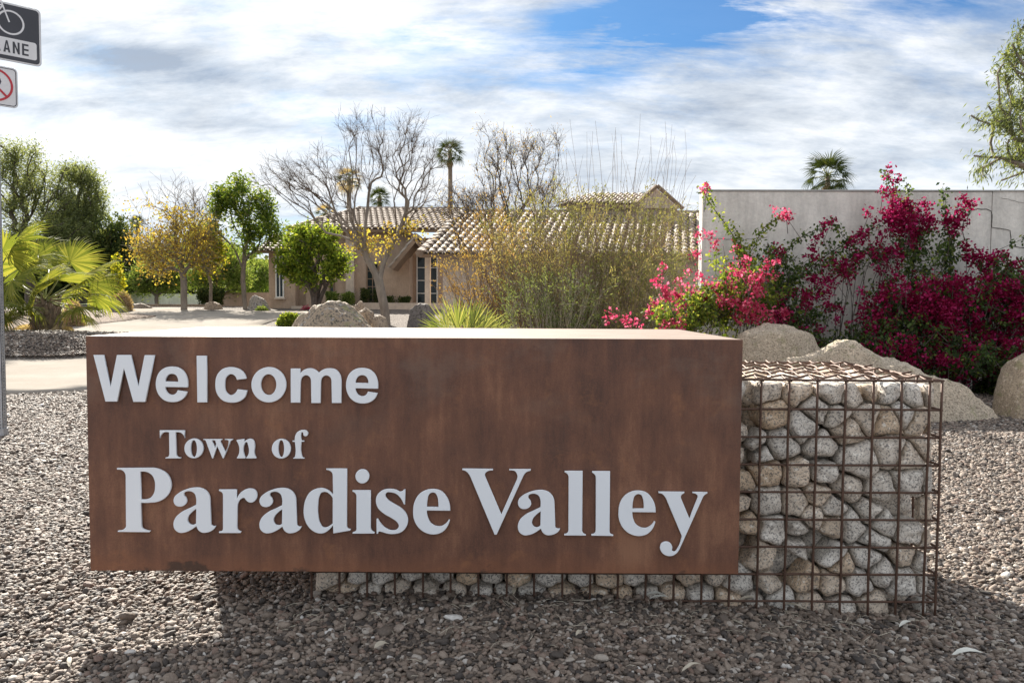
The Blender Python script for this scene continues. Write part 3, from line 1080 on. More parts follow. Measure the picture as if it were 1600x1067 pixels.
    while x < xl - 0.03:
        j = rng.uniform(-0.012, 0.012)
        sites.append((x, 0.125 + j))
        sites.append((x + 0.05, 0.005 + rng.uniform(-0.01, 0.01)))
        sites.append((x + rng.uniform(-.03, .03), 0.255 + rng.uniform(-0.015, 0.015)))
        x += rng.uniform(0.082, 0.128)
    polys = voronoi(sites, 0.004, W - 0.012, zb, GZ1 - 0.012)
    k = 0
    def put(poly, dep, gap, loc_fn, rot=None, low=False):
        nonlocal k
        k += 1
        if len(poly) < 3: return
        rr = stone_from_cell(poly, dep, gap, k, M_gabstone, p=rng.uniform(8, 34), n=rng.uniform(2.6, 5.0), lowres=low)
        if rr is None: return
        me, cx, cy = rr
        o = link('stone', me, t, loc_fn(cx, cy))
        if rot: o.rotation_euler = rot
        return o
    for s, poly in zip(sites, polys):
        if len(poly) < 3: continue
        if rng.random() < 0.045: continue
        w = max(p[0] for p in poly) - min(p[0] for p in poly)
        dep = min(0.075, 0.45 * w + 0.02)
        off = rng.uniform(0.0, 0.016)
        put(poly, dep, rng.choice((0.0, 0.0015, 0.003, 0.006, 0.009)), lambda cx, cy: (cx, dep + 0.004 + off, cy))
    # second layer behind the front stones (seen in the gaps), right end, back face, top
    def layer(x0, x1, y0, y1, sp):
        s = []
        nx = max(1, int((x1 - x0) / sp)); nyy = max(1, int((y1 - y0) / sp))
        for i in range(nx):
            for j in range(nyy):
                s.append((x0 + (i + 0.5 + 0.3 * (j % 2) + rng.uniform(-.22, .22)) * (x1 - x0) / nx, y0 + (j + 0.5 + rng.uniform(-.25, .25)) * (y1 - y0) / nyy))
        return voronoi(s, x0, x1, y0, y1)
    xa = xlim
    for poly in layer(xa, W - 0.02, zb, GZ1 - 0.05, 0.15):
        put(poly, 0.08, 0.0, lambda cx, cy: (cx, 0.215, cy), low=True)
    for poly in layer(0.02, xa, 0.0, 0.32, 0.16):
        put(poly, 0.08, 0.0, lambda cx, cy: (cx, 0.215, cy), low=True)
    # right end: cells in (y, z)
    for poly in layer(0.15, GD - 0.01, zb, GZ1 - 0.02, 0.135):
        put(poly, 0.06, 0.002, lambda cx, cy: (W - 0.07, cx, cy), rot=(0, 0, math.pi / 2), low=True)
    # lid layer: cells in (x, y)
    for poly in layer(xa, W - 0.02, 0.10, GD - 0.08, 0.14):
        put(poly, 0.055, 0.004, lambda cx, cy: (cx, cy, GZ1 - 0.068), rot=(-math.pi / 2, 0, 0), low=True)
    # back face
    for poly in layer(0.02, W - 0.15, zb, GZ1 - 0.06, 0.19):
        put(poly, 0.07, 0.002, lambda cx, cy: (cx, GD - 0.085, cy), low=True)
    return t


gabion()

# ------------------------------------------------------------------ boulders
def boulder(name, px0, px1, ptop, Y, prof, depth, mat, seed, label, cat='boulder', group=None, rough=0.12, sink=0.12, rz=0.0, sq=0.75):
    """prof: list of (u, height fraction) from left to right; the silhouette at distance Y runs px0..px1, top at ptop"""
    a = U(px0, ptop, Y); b = U(px1, ptop, Y)
    W = (b.x - a.x) / 2; xc = (a.x + b.x) / 2
    zg = hz1(xc, Y)
    H = a.z - zg + sink
    us = np.array([p[0] for p in prof]); hs = np.array([p[1] for p in prof])
    nu, nv = 110, 72
    rc = random.Random(seed * 7 + 1)
    cuts = []
    for _ in range(8):
        cn = Vector((rc.uniform(-.5, .5), rc.uniform(-1.2, -.5), rc.uniform(-.1, .5))).normalized()
        cuts.append((cn, rc.uniform(.70, .92)))
    V = []
    for i in range(nu + 1):
        u = -1 + 2 * i / nu
        u = math.sin(u * math.pi / 2)
        e = math.sqrt(max(0, 1 - abs(u) ** 2.6))
        h = float(np.interp(u, us, hs)) * H
        h = max(h, 0.0)
        d = depth / 2 * max(e, 0.0) ** 0.8
        for j in range(nv + 1):
            v = math.pi * j / nv
            cv, sv = math.cos(v), math.sin(v)
            y = -d * math.copysign(abs(cv) ** sq, cv)
            z = h * (sv ** sq)
            p = Vector((u * W, y, z))
            q = p + Vector((seed * 5.3, seed * 2.1, seed))
            s = max(W, 0.1)
            n = (noise.noise(q * 1.6 / s) * 0.85 + noise.noise(q * 3.7 / s) * 0.42 + noise.noise(q * 9 / s) * 0.16 + (1 - abs(noise.noise(q * 5.1 / s)) * 2) * 0.16 + noise.noise(q * 19 / s) * 0.16 + noise.noise(q * 41 / s) * 0.09)
            nn = Vector((u * 0.6, -cv, sv * 0.9)).normalized()
            p += nn * n * rough * s * min(1.0, e + 0.15) * (0.35 + 0.65 * sv)
            for (cn, cd) in cuts:
                e_ = (p.x / max(W, .01)) * cn.x + (p.y / max(depth / 2, .01)) * cn.y + (p.z / max(H * float(np.interp(u, us, hs)) , .05)) * cn.z - cd
                if e_ > 0:
                    p -= Vector((cn.x * W, cn.y * depth / 2, cn.z * H)) * e_ * 0.8
            p.z -= sink
            V.append(tuple(p))
    F = []
    for i in range(nu):
        for j in range(nv):
            a0 = i * (nv + 1) + j
            F.append((a0, a0 + nv + 1, a0 + nv + 2, a0 + 1))
    me = np_mesh(name, V, F, 4, mat, True)
    o = link(name, me, loc=(xc, Y, zg), label=label, cat=cat, group=group)
    o.rotation_euler = (0, 0, rz)
    return o


GB = 'large granite boulders behind the gabion'
boulder('boulder', 1142, 1312, 506, 8.9, [(-1, 0), (-.95, .62), (-.8, .88), (-.3, 1), (.15, .97), (.5, .85), (.8, .62), (.95, .4), (1, 0)], 1.0, M_boulder, 3,
        'rounded tan boulder just past the upper right corner of the sign', group=GB, rough=0.14)
boulder('boulder', 1206, 1562, 534, 8.0, [(-1, .3), (-.86, .74), (-.62, .82), (-.4, .99), (-.25, 1.0), (-.05, .86), (.3, .66), (.62, .46), (.85, .26), (1, .0)], 1.0, M_boulder, 9,
        'broad wedge shaped boulder sloping down to the right behind the wire cage', group=GB, rough=0.11, rz=-0.10)
boulder('boulder', 1572, 1760, 546, 7.9, [(-1, 0), (-.95, .55), (-.8, .85), (-.4, 1), (.2, .97), (.8, .6), (1, 0)], 1.0, M_boulder, 5,
        'upright tan boulder cut off by the right edge of the picture', group=GB, rough=0.09)
GR = 'rocks in the planting beds by the driveway'
boulder('boulder', 446, 588, 474, 22, [(-1, 0), (-.7, .5), (-.35, .93), (-.05, 1), (.35, .86), (.7, .5), (1, 0)], 1.7, M_lichenrock, 7,
        'grey lichened boulder mound behind the sign beside the driveway', group=GR, rough=0.17)
boulder('rock', 549, 577, 470, 24.5, [(-1, 0), (-.6, .8), (0, 1), (.6, .8), (1, 0)], .6, M_tanrock, 12, 'small pinkish tan rock stacked behind the grey mound', cat='rock', group=GR, rough=.2)
boulder('rock', 553, 590, 481, 23.4, [(-1, 0), (-.6, .8), (0, 1), (.6, .8), (1, 0)], .6, M_darkrock, 13, 'dark olive rock right of the grey lichened mound', cat='rock', group=GR, rough=.15)
boulder('rock', 577, 609, 492, 22.6, [(-1, 0), (-.6, .8), (0, 1), (.6, .8), (1, 0)], .6, M_tanrock, 14, 'smooth tan rock at the foot of the bare tree', cat='rock', group=GR, rough=.1)
boulder('rock', 634, 684, 472, 23.0, [(-1, 0), (-.7, .75), (-.1, 1), (.5, .9), (.85, .5), (1, 0)], .8, M_darkrock, 15, 'grey rock behind the spiky green palm blades', cat='rock', group=GR, rough=.15)
boulder('rock', 383, 423, 461, 32.5, [(-1, 0), (-.7, .75), (-.2, 1), (.4, .8), (1, 0)], 1.0, M_lichenrock, 16, 'grey rock by the left corner of the house', cat='rock', group=GR, rough=.15)
boulder('rock', 315, 347, 471, 33.5, [(-1, 0), (-.4, .8), (.2, 1), (.7, .7), (1, 0)], 1.0, M_tanrock, 17, 'pale rock at the far edge of the driveway', cat='rock', group=GR, rough=.12)
boulder('rock', 171, 197, 477, 29.5, [(-1, .2), (-.8, .95), (0, 1), (.8, .85), (1, .2)], .7, M_darkrock, 18, 'dark blocky rock beside the dry brown shrub', cat='rock', group=GR, rough=.1)
boulder('rock', 199, 238, 474, 33.0, [(-1, 0), (-.5, .9), (.2, 1), (.8, .6), (1, 0)], .9, M_darkrock, 19, 'low dark brown rock on the far planting bed', cat='rock', group=GR, rough=.1)
boulder('rock', 141, 172, 490, 25.5, [(-1, 0), (-.3, 1), (.4, .7), (1, 0)], .6, M_lichenrock, 20, 'pale flat rock under the palm fronds', cat='rock', group=GR, rough=.12)
boulder('rock', 100, 117, 503, 22.5, [(-1, 0), (-.3, 1), (.4, .7), (1, 0)], .4, M_darkrock, 21, 'small dark rock on the edge of the bed by the palm', cat='rock', group=GR, rough=.12)

# ------------------------------------------------------------------ garden wall
YW = 10.6
def garden_wall():
    a = U(1098, 302, YW + 0.05); b = U(1600, 297, YW - 0.1)
    x0 = a.x; x1 = 9.4; zt = (a.z + b.z) / 2
    ang = math.atan2(-0.12, b.x - a.x)
    t = empty('garden_wall', (x0, YW + 0.05, 0), ang, label='tall cracked white stucco garden wall behind the bougainvillea', cat='wall')
    L = x1 - x0
    mb = MB(); mb.box(0, 3.78 - 0.004, 0, 0.2, -0.3, zt); mb.box(3.78 + 0.006, L, 0.0, 0.2, -0.3, zt + 0.005)
    mb.build('masonry', M_stucco, t)
    MB().box(-0.015, L, -0.014, 0.214, zt + 0.006, zt + 0.024).build('coping', M_wallcap, t)
    # stepped crack through the block joints and a hairline above it
    def crack(pts, w):
        P = []
        for px, py in pts:
            q = U(px, py, YW); P.append((q.x - x0, q.z))
        mb = MB(); rr = random.Random(4)
        for (xa, za), (xb, zb) in zip(P, P[1:]):
            n = max(2, int(math.hypot(xb - xa, zb - za) / 0.04))
            pr = None
            for i in range(n + 1):
                f = i / n
                q = Vector((xa + (xb - xa) * f + rr.uniform(-.006, .006), -0.003, za + (zb - za) * f + rr.uniform(-.006, .006)))
                if pr is not None:
                    mb.tube([pr, q], [w * rr.uniform(.5, 1), w * rr.uniform(.5, 1)], 4)
                pr = q
        mb.build('crack', M_crack, t)
    crack([(1512, 330), (1524, 327), (1538, 328), (1545, 332), (1546, 356), (1560, 358), (1573, 361), (1575, 384), (1590, 387), (1604, 389)], 0.007)
    crack([(1515, 331), (1500, 352), (1502, 372)], 0.004)
    crack([(1474, 303), (1475, 330), (1474, 370)], 0.005)
    crack([(1560, 310), (1590, 318), (1600, 317)], 0.003)
    crack([(1098, 372), (1160, 374), (1200, 371)], 0.003)
    return t


garden_wall()

# ------------------------------------------------------------------ house
def house():
    YH = 36.0
    s = F_PX
    t = empty('house', (0, YH, hz1(0, YH)), label='tan stucco house with clay tile roofs beyond the driveway', cat='house')
    zg = hz1(0, YH)
    def X(px, Y=YH): return U(px, 440, Y).x
    def Zp(py, Y=YH, px=600): return U(px, py, Y).z
    def B(name, mat, px0, px1, py0, py1, y0=0.0, dep=0.3, parent=None, Y=YH, bev=0):
        x0, x1 = X(px0, Y), X(px1, Y)
        z1, z0 = Zp(py0, Y), Zp(py1, Y)
        o = MB().box(x0, x1, Y + y0, Y + y0 + dep, z0, z1).build(name, mat, t if parent is None else parent, bevel=bev)
        o.matrix_parent_inverse = Matrix.Translation(-Vector(t.location)) if parent is None else Matrix.Identity(4)
        return o
    def fix(o):
        o.matrix_parent_inverse = Matrix.Translation(-Vector(t.location)); return o
    zb = zg - 0.3
    def wall(px0, px1, pytop, Y, dep, mat=M_house, name='wall'):
        x0, x1 = X(px0, Y), X(px1, Y)
        return fix(MB().box(x0, x1, Y, Y + dep, zb, Zp(pytop, Y)).build(name, mat, t))
    # main block, with a left wing that carries the tall narrow window
    wall(462, 640, 361, 36.0, 5.0)
    wall(420, 461.5, 388, 35.4, 5.0)
    wall(640.5, 730, 372, 37.2, 4.0)
    wall(478, 493, 366, 35.75, 0.24)          # pilaster
    wall(540, 553, 366, 35.72, 0.27, M_housel)
    # windows
    def window(px0, px1, py0, py1, Y, nx, nz, fr=M_white, gl=M_glass, dep=0.08, fw=0.05):
        x0, x1 = X(px0, Y), X(px1, Y); z0, z1 = Zp(py1, Y), Zp(py0, Y)
        mb = MB()
        mb.box(x0, x0 + fw, Y - dep, Y, z0, z1); mb.box(x1 - fw, x1, Y - dep, Y, z0, z1)
        mb.box(x0 + fw, x1 - fw, Y - dep, Y, z0, z0 + fw); mb.box(x0 + fw, x1 - fw, Y - dep, Y, z1 - fw, z1)
        for i in range(1, nx):
            xx = x0 + (x1 - x0) * i / nx
            mb.box(xx - .018, xx + .018, Y - dep + .01, Y - .005, z0 + fw, z1 - fw)
        for j in range(1, nz):
            zz = z0 + (z1 - z0) * j / nz
            mb.box(x0 + fw, x1 - fw, Y - dep + .013, Y - .008, zz - .018, zz + .018)
        w = fix(mb.build('window', fr, t))
        MB().box(x0 + fw, x1 - fw, Y - 0.035, Y - 0.025, z0 + fw, z1 - fw).build('pane', gl, w)
        return w
    window(431, 444, 400, 466, 35.39, 2, 1)
    sill = fix(MB().box(X(429, 35.3), X(446, 35.3), 35.22, 35.38, Zp(468.5, 35.3), Zp(466, 35.3)).build('sill', M_housel, t))
    window(573, 592, 412, 472, 35.99, 2, 5, M_fascia)
    window(515, 523, 420, 470, 35.99, 1, 4, M_fascia)
    window(651, 684, 398, 478, 37.19, 2, 4, M_white)
    # low planter wall in front of the entry
    fix(MB().box(X(455, 34.6), X(515, 34.6), 34.6, 34.85, zb, Zp(479, 34.6)).build('planter_wall', M_housel, t))
    fix(MB().box(X(565, 34.6), X(700, 34.6), 34.6, 34.85, zb, Zp(473, 34.6)).build('planter_wall', M_housel, t))

    # ---- tiled roofs: a plane given by eave and ridge lines, covered with barrel tiles
    tile_me = {}
    def tile_mesh(w, l):
        key = (round(w, 3), round(l, 3))
        if key in tile_me: return tile_me[key]
        V = []; F = []
        n = 5
        for e, (yy, zz) in enumerate(((0, 0.045), (l * 1.12, 0.0))):
            for i in range(n + 1):
                a = math.pi * i / n
                V.append((-math.cos(a) * w * 0.36, yy, zz + math.sin(a) * w * 0.27))
            # pan beside the barrel
            V.append((w * 0.36, yy, zz)); V.append((w * 0.66, yy, zz - 0.02))
        m_ = n + 3
        for i in range(m_ - 1):
            if i == n: continue
            F.append((i, i + 1, m_ + i + 1, m_ + i))
        F.append(tuple(range(n, -1, -1)))
        me = bpy.data.meshes.new('roof_tile')
        me.from_pydata(V, [], F); me.materials.append(M_tile2); me.update()
        tile_me[key] = (me, V, F)
        return tile_me[key]
    budget = [300]
    def roof(e0, e1, r0, r1, th=0.12, tw=0.28, tl=0.40, nparts=150, name='roof'):
        """e0,e1 eave ends, r0,r1 ridge ends (world)"""
        e0, e1, r0, r1 = map(Vector, (e0, e1, r0, r1))
        nrm = (e1 - e0).cross(r0 - e0).normalized()
        mb = MB()
        top = [e0, e1, r1, r0]; bot = [p - nrm * th for p in top]
        mb.add(top + bot, [(0, 1, 2, 3), (7, 6, 5, 4), (0, 4, 5, 1), (1, 5, 6, 2), (2, 6, 7, 3), (3, 7, 4, 0)])
        rf = fix(mb.build(name, M_fascia, t))
        xa = (e1 - e0).normalized()
        ya = nrm.cross(xa).normalized()
        me, V, F = tile_mesh(tw, tl)
        slope = (r0 - e0).dot(ya)
        W = (e1 - e0).dot(xa)
        l0 = (r0 - e0).dot(xa); l1 = (r1 - e0).dot(xa)
        rng = random.Random(3)
        rest = MB()
        j = 0; y = -0.05
        M3 = Matrix((xa, ya, nrm)).transposed()
        cnt = 0
        while y < slope - tl * 0.5:
            f = max(0, y) / slope
            a = l0 * f; b = W + (l1 - W) * f
            x = a + tw / 2
            while x < b - tw * 0.4:
                p = e0 + xa * x + ya * y + nrm * 0.03
                rot = M3.to_4x4(); rot.translation = p
                rot = rot @ Matrix.Rotation(rng.uniform(-.02, .02), 4, 'Z')
                if cnt < nparts:
                    o = bpy.data.objects.new('roof_tile', me)
                    COL.objects.link(o); o.parent = rf
                    o.matrix_basis = rot
                    cnt += 1
                else:
                    rest.add([rot @ Vector(v) for v in V], F)
                x += tw
            y += tl; j += 1
        if rest.v:
            o = rest.build('roof_tiles', M_tile2, rf); o['kind'] = 'stuff'
        return rf
    def ridge(p0, p1, parent_roof, r=0.13):
        p0, p1 = Vector(p0), Vector(p1)
        n = max(2, int((p1 - p0).length / 0.42))
        for i in range(n):
            a = p0.lerp(p1, i / n); b = p0.lerp(p1, (i + 1.12) / n)
            mb = MB(); mb.tube([a + Vector((0, 0, .02)), b], [r * 1.1, r], 6)
            mb.build('ridge_tile', M_tile2, parent_roof)
    def W3(px, py, Y): return U(px, py, Y)
    # main hip roof: front slope and left hip
    ze = Zp(359, 35.2, 650)
    e0 = Vector((X(452, 35.2), 35.2, ze)); e1 = Vector((X(735, 35.2), 35.2, ze))
    zr = U(650, 328, 39.5).z
    r0 = Vector((U(561, 326, 39.5).x, 39.5, zr)); r1 = Vector((U(735, 326, 39.5).x, 39.5, zr))
    rfa = roof(e0, e1, r0, r1, nparts=110)
    eb0 = Vector((e0.x, 43.8, ze))
    roof(eb0, e0, r0, r0 + Vector((0.01, 0, 0)), nparts=0)
    ridge(r0, r1, rfa); ridge(e0, r0, rfa)
    # low roof over the left corner
    z2 = Zp(392, 34.9, 430)
    rfl = roof((X(402, 34.9), 34.9, z2), (X(462, 34.9), 34.9, z2), (X(425, 37.5), 37.6, z2 + .9), (X(462, 37.5), 37.6, z2 + .9), nparts=30)
    # entry gable: two rafters meeting at the peak, boards and tiles along each side
    pk = W3(649, 370, 34.4)
    lf = W3(609, 418, 34.4); rt = W3(664, 388, 34.4)
    back = Vector((0, 1.9, 0))
    up = Vector((0, 0, 0.12))
    roof(lf + back, lf, pk + back, pk, nparts=25, th=0.16)
    roof(rt, rt + back, pk, pk + back, nparts=15, th=0.16)
    ridge(pk, pk + back, rfl)
    # right wing, nearer the road: long roof, rake on its left end, dormer gable on top
    YWg = 25.5
    e0 = W3(655, 397, YWg); ezr = e0.z
    e1 = Vector((X(1240, YWg), YWg, ezr))
    r0 = W3(722, 333, 30.5); r1 = Vector((X(1240, 30.5), 30.5, r0.z))
    rfw = roof(e0, e1, r0, r1, nparts=150, tw=0.27, tl=0.40)
    ridge(r0, r1, rfw); ridge(e0, r0, rfw)
    # higher cross gable seen above the wing
    g0 = W3(1025, 298, 31.5)
    gl = W3(905, 322, 31.5); gr = W3(1062, 322, 31.5)
    gb = Vector((0, 4, 0))
    ga = W3(975, 312, 29.0)
    roof(Vector((W3(872, 326, 30.2).x, 30.2, gl.z - .1)), Vector((W3(1004, 326, 30.2).x, 30.2, gl.z - .1)), Vector((W3(935, 300, 33).x, 33.0, g0.z + .05)), Vector((W3(1026, 300, 33).x, 33.0, g0.z + .05)), nparts=40, tw=0.27)
    x0, x1 = W3(988, 320, 30.5).x, W3(1060, 320, 30.5).x
    fix(MB().add([(x0, 30.4, gl.z - .2), (x1, 30.4, gl.z - .2), ((x0 + x1) / 2 , 30.4, g0.z - 0.06), (x0, 30.6, gl.z - .2), (x1, 30.6, gl.z - .2), ((x0 + x1) / 2, 30.6, g0.z - 0.06)],
             [(0, 1, 2), (5, 4, 3), (0, 3, 4, 1), (1, 4, 5, 2), (2, 5, 3, 0)]).build('gable', M_housel, t))
    fix(MB().box(W3(885, 330, 30.6).x, x1 - .02, 30.62, 33.5, r0.z - .8, gl.z - .12).build('wall', M_housel, t))
    pm = Vector(((x0 + x1) / 2, 30.2, g0.z))
    for q in (Vector((x0 - .12, 30.2, gl.z - .25)), Vector((x1 + .12, 30.2, gl.z - .25))):
        fix(MB().tube([q, pm], 0.09, 4).build('rake_board', M_fascia, t))
    # wing walls
    fix(MB().box(X(692, 26.2), X(1240, 26.2), 26.2, 30.2, hz1(0, 26) - .3, ezr + 0.1).build('wall', M_housel, t))
    fix(MB().box(X(664, 26.6), X(672, 26.6), 26.55, 26.85, hz1(-2, 26) - .3, ezr + 0.25).build('post', M_housel, t))
    return t


mt, _t, _b = new_mat('weathered_clay_tile')
_r = _t.n.new('ShaderNodeObjectInfo').outputs['Random']
_co = _t.n.new('ShaderNodeTexCoord').outputs['Object']
_n = _t.noise(_co, 3.0, 5, 0.7)
_c = _t.ramp(_r, [(0, (0.24, 0.18, 0.14)), (.5, (0.34, 0.27, 0.21)), (1, (0.42, 0.36, 0.30))])
_c = _t.mix(1.0, _c, _t.ramp(_n, [(0.3, .7), (.7, 1.15)]), 'MULTIPLY')
_t.l.new(_c, _b.inputs['Base Color']); _b.inputs['Roughness'].default_value = 0.75
M_tile2 = mt
house()


def low_wall(pts, ztop_px, name, mat, label, th=0.25, cat='wall'):
    t = empty(name, pts[0], label=label, cat=cat)
    c = Vector(pts[0])
    mb = MB()
    for a, b in zip(pts, pts[1:]):
        a, b = Vector(a), Vector(b)
        d = (b - a); d.z = 0; n = Vector((-d.y, d.x, 0)).normalized() * th
        z1 = ztop_px
        q = [a, b, b + n, a + n]
        mb.add([(p.x - c.x, p.y - c.y, p.z - .3 - c.z) for p in q] + [(p.x - c.x, p.y - c.y, z1 - c.z) for p in q],
               [(0, 3, 2, 1), (4, 5, 6, 7), (0, 1, 5, 4), (1, 2, 6, 5), (2, 3, 7, 6), (3, 0, 4, 7)])
    mb.build('masonry', mat, t)
    return t


low_wall([onground(343, 41), onground(428, 41)], U(380, 457, 41).z, 'garden_wall', M_house, 'low tan wall joining the left corner of the house')
low_wall([onground(150, 46), onground(342, 46)], U(250, 459, 46).z, 'garden_wall', M_stucco, 'long low pale wall behind the yellow leaved tree')
low_wall([onground(225, 36.5), onground(343, 37.5)], U(280, 475.5, 37).z, 'kerb_wall', M_tanrock, 'knee high tan retaining wall along the far planting bed')

# ------------------------------------------------------------------ foliage tools
def leaf_cloud(centers, size, aspect=0.45, rng=None, jitter=0.0, dirs=None, droop=0.0, curl=0.0, svar=0.35, rnd=None):
    """diamond leaves (two triangles each as one quad) around the given points"""
    n = len(centers)
    Cn = np.asarray(centers, float)
    if jitter: Cn = Cn + rng.normal(0, 1, (n, 3)) * jitter
    if dirs is None:
        d = rng.normal(0, 1, (n, 3))
    else:
        d = np.asarray(dirs, float) + rng.normal(0, 0.45, (n, 3))
    d[:, 2] -= droop
    d /= np.linalg.norm(d, axis=1)[:, None] + 1e-9
    w = np.cross(d, rng.normal(0, 1, (n, 3)))
    w /= np.linalg.norm(w, axis=1)[:, None] + 1e-9
    s = size * (1 + rng.uniform(-svar, svar, n))[:, None]
    a = Cn; b = Cn + d * s * 0.45 + w * s * aspect * 0.5; c = Cn + d * s; e = Cn + d * s * 0.45 - w * s * aspect * 0.5
    if curl:
        c = c - np.array([0, 0, 1]) * s * curl
    V = np.stack([a, b, c, e], 1).reshape(-1, 3)
    F = np.arange(n * 4)
    r = rng.random(n) if rnd is None else np.clip(np.asarray(rnd) + rng.normal(0, .12, n), 0, 1)
    return V, F, r


def join_clouds(lst):
    V = []; F = []; R = []; b = 0
    for v, f, r in lst:
        V.append(v); F.append(f + b); R.append(r); b += len(v)
    return np.concatenate(V), np.concatenate(F), np.concatenate(R)


class Tree:
    """branches grown towards target points from the nearest suitable node"""
    def __init__(s, rng, trunk, r_tip=0.006, expo=2.3, wob=0.06):
        s.rng = rng; s.P = [np.array(trunk[0], float)]; s.par = [-1]; s.D = [np.array([0, 0, 1.0])]
        s.r_tip = r_tip; s.expo = expo; s.wob = wob
        for p in trunk[1:]:
            s._path(len(s.P) - 1, np.array(p, float), 4, wob * 0.5, straight=True)
        s.ntrunk = len(s.P)
    def _path(s, i, q, k, wob, straight=False, lift=0.25):
        a = s.P[i]; d = q - a; L = np.linalg.norm(d)
        if L < 1e-4: return i
        t0 = s.D[i] * L * (0.22 if not straight else 0.1)
        prev = i
        for j in range(1, k + 1):
            t = j / k
            p = a * (1 - t) ** 2 + (a + t0 + d * 0.35) * 2 * t * (1 - t) + q * t * t
            if j < k: p = p + s.rng.normal(0, wob * L / k, 3)
            dd = p - s.P[prev]; dd /= np.linalg.norm(dd) + 1e-9
            s.P.append(p); s.par.append(prev); s.D.append(dd); prev = len(s.P) - 1
        return prev
    def grow(s, targets, step, origin, angle_w=0.6, radial=1.6, start=None, wob=None):
        T = np.asarray(targets, float)
        o = np.asarray(origin, float)
        order = np.argsort(np.linalg.norm(T - o, axis=1))
        s.tips = getattr(s, 'tips', [])
        lo = s.ntrunk - 3 if start is None else start
        for q in T[order]:
            A = np.array(s.P[lo:]); D = np.array(s.D[lo:])
            v = q - A; L = np.linalg.norm(v, axis=1) + 1e-6
            cosang = np.sum(v * D, 1) / L
            dn = np.linalg.norm(A - o, axis=1)
            qo = q - o; qo = qo / (np.linalg.norm(qo) + 1e-6)
            c2 = (v @ qo) / L
            cost = L * (1 + angle_w * (1 - cosang) + radial * (1 - c2)) + 0.06 * dn
            i = int(np.argmin(cost)) + lo
            k = max(2, min(10, int(np.linalg.norm(q - s.P[i]) / step) + 1))
            s.tips.append(s._path(i, q, k, s.wob if wob is None else wob))
    def radii(s):
        n = len(s.P); acc = np.zeros(n)
        has = np.zeros(n, bool)
        for i in range(n - 1, -1, -1):
            if acc[i] == 0: acc[i] = s.r_tip ** s.expo
            if s.par[i] >= 0: acc[s.par[i]] += acc[i] if not has[s.par[i]] else acc[i]
            if s.par[i] >= 0: has[s.par[i]] = True
        return acc ** (1 / s.expo)
    def mesh(s, name, mat, rmax=None, mat2=None, thin=0.02, nthick=7, base_flare=1.25):
        R = s.radii()
        if rmax is not None:
            R = R * (rmax / R[0]); R = np.maximum(R, s.r_tip * 0.8)
        s.R = R
        mi = []
        P = np.array(s.P)
        V = []; F = []; b = 0
        groups = {}
        for i in range(1, len(P)):
            n = nthick if R[i] > s.r_tip * 5 else (4 if R[i] > s.r_tip * 2 else 3)
            groups.setdefault(n, []).append(i)
        for n, ids in groups.items():
            ids = np.array(ids); pa = np.array(s.par)[ids]
            A = P[pa]; Bq = P[ids]
            d = Bq - A; L = np.linalg.norm(d, axis=1)[:, None] + 1e-9; d = d / L
            Aext = A - d * 0.15 * R[pa][:, None]
            ref = np.tile(np.array([0.31, 0.87, 0.17]), (len(ids), 1))
            u = np.cross(d, ref); u /= np.linalg.norm(u, axis=1)[:, None] + 1e-9
            w = np.cross(d, u)
            ra = np.minimum(R[pa], R[ids] * 1.35)[:, None]; rb = R[ids][:, None]
            ring = []
            for q, r in ((Aext, ra), (Bq, rb)):
                for k in range(n):
                    t = 2 * math.pi * k / n
                    ring.append(q + (u * math.cos(t) + w * math.sin(t)) * r)
            Vv = np.stack(ring, 1)
            m_ = len(ids)
            base = b + np.arange(m_)[:, None] * (2 * n)
            for k in range(n):
                k2 = (k + 1) % n
                F.append(np.concatenate([base + k, base + k2, base + n + k2, base + n + k], 1).reshape(-1, 4))
                mi.append((R[ids] < thin).astype(np.int32))
            V.append(Vv.reshape(-1, 3)); b += m_ * 2 * n
        V = np.concatenate(V); F = np.concatenate(F)
        if mat2 is not None:
            return np_mesh(name, V, F, 4, [mat, mat2], True, None, np.concatenate(mi))
        return np_mesh(name, V, F, 4, mat, True)


def in_lobes(rng, lobes, n, shell=0.55):
    """random points inside ellipsoids (cx,cy,cz,rx,ry,rz[,weight])"""
    w = np.array([l[3] * l[4] * l[5] * (l[6] if len(l) > 6 else 1) for l in lobes]); w = w / w.sum()
    k = rng.choice(len(lobes), n, p=w)
    L = np.array([l[:6] for l in lobes])[k]
    d = rng.normal(0, 1, (n, 3)); d /= np.linalg.norm(d, axis=1)[:, None]
    r = rng.random(n) ** shell
    return L[:, :3] + d * r[:, None] * L[:, 3:6]


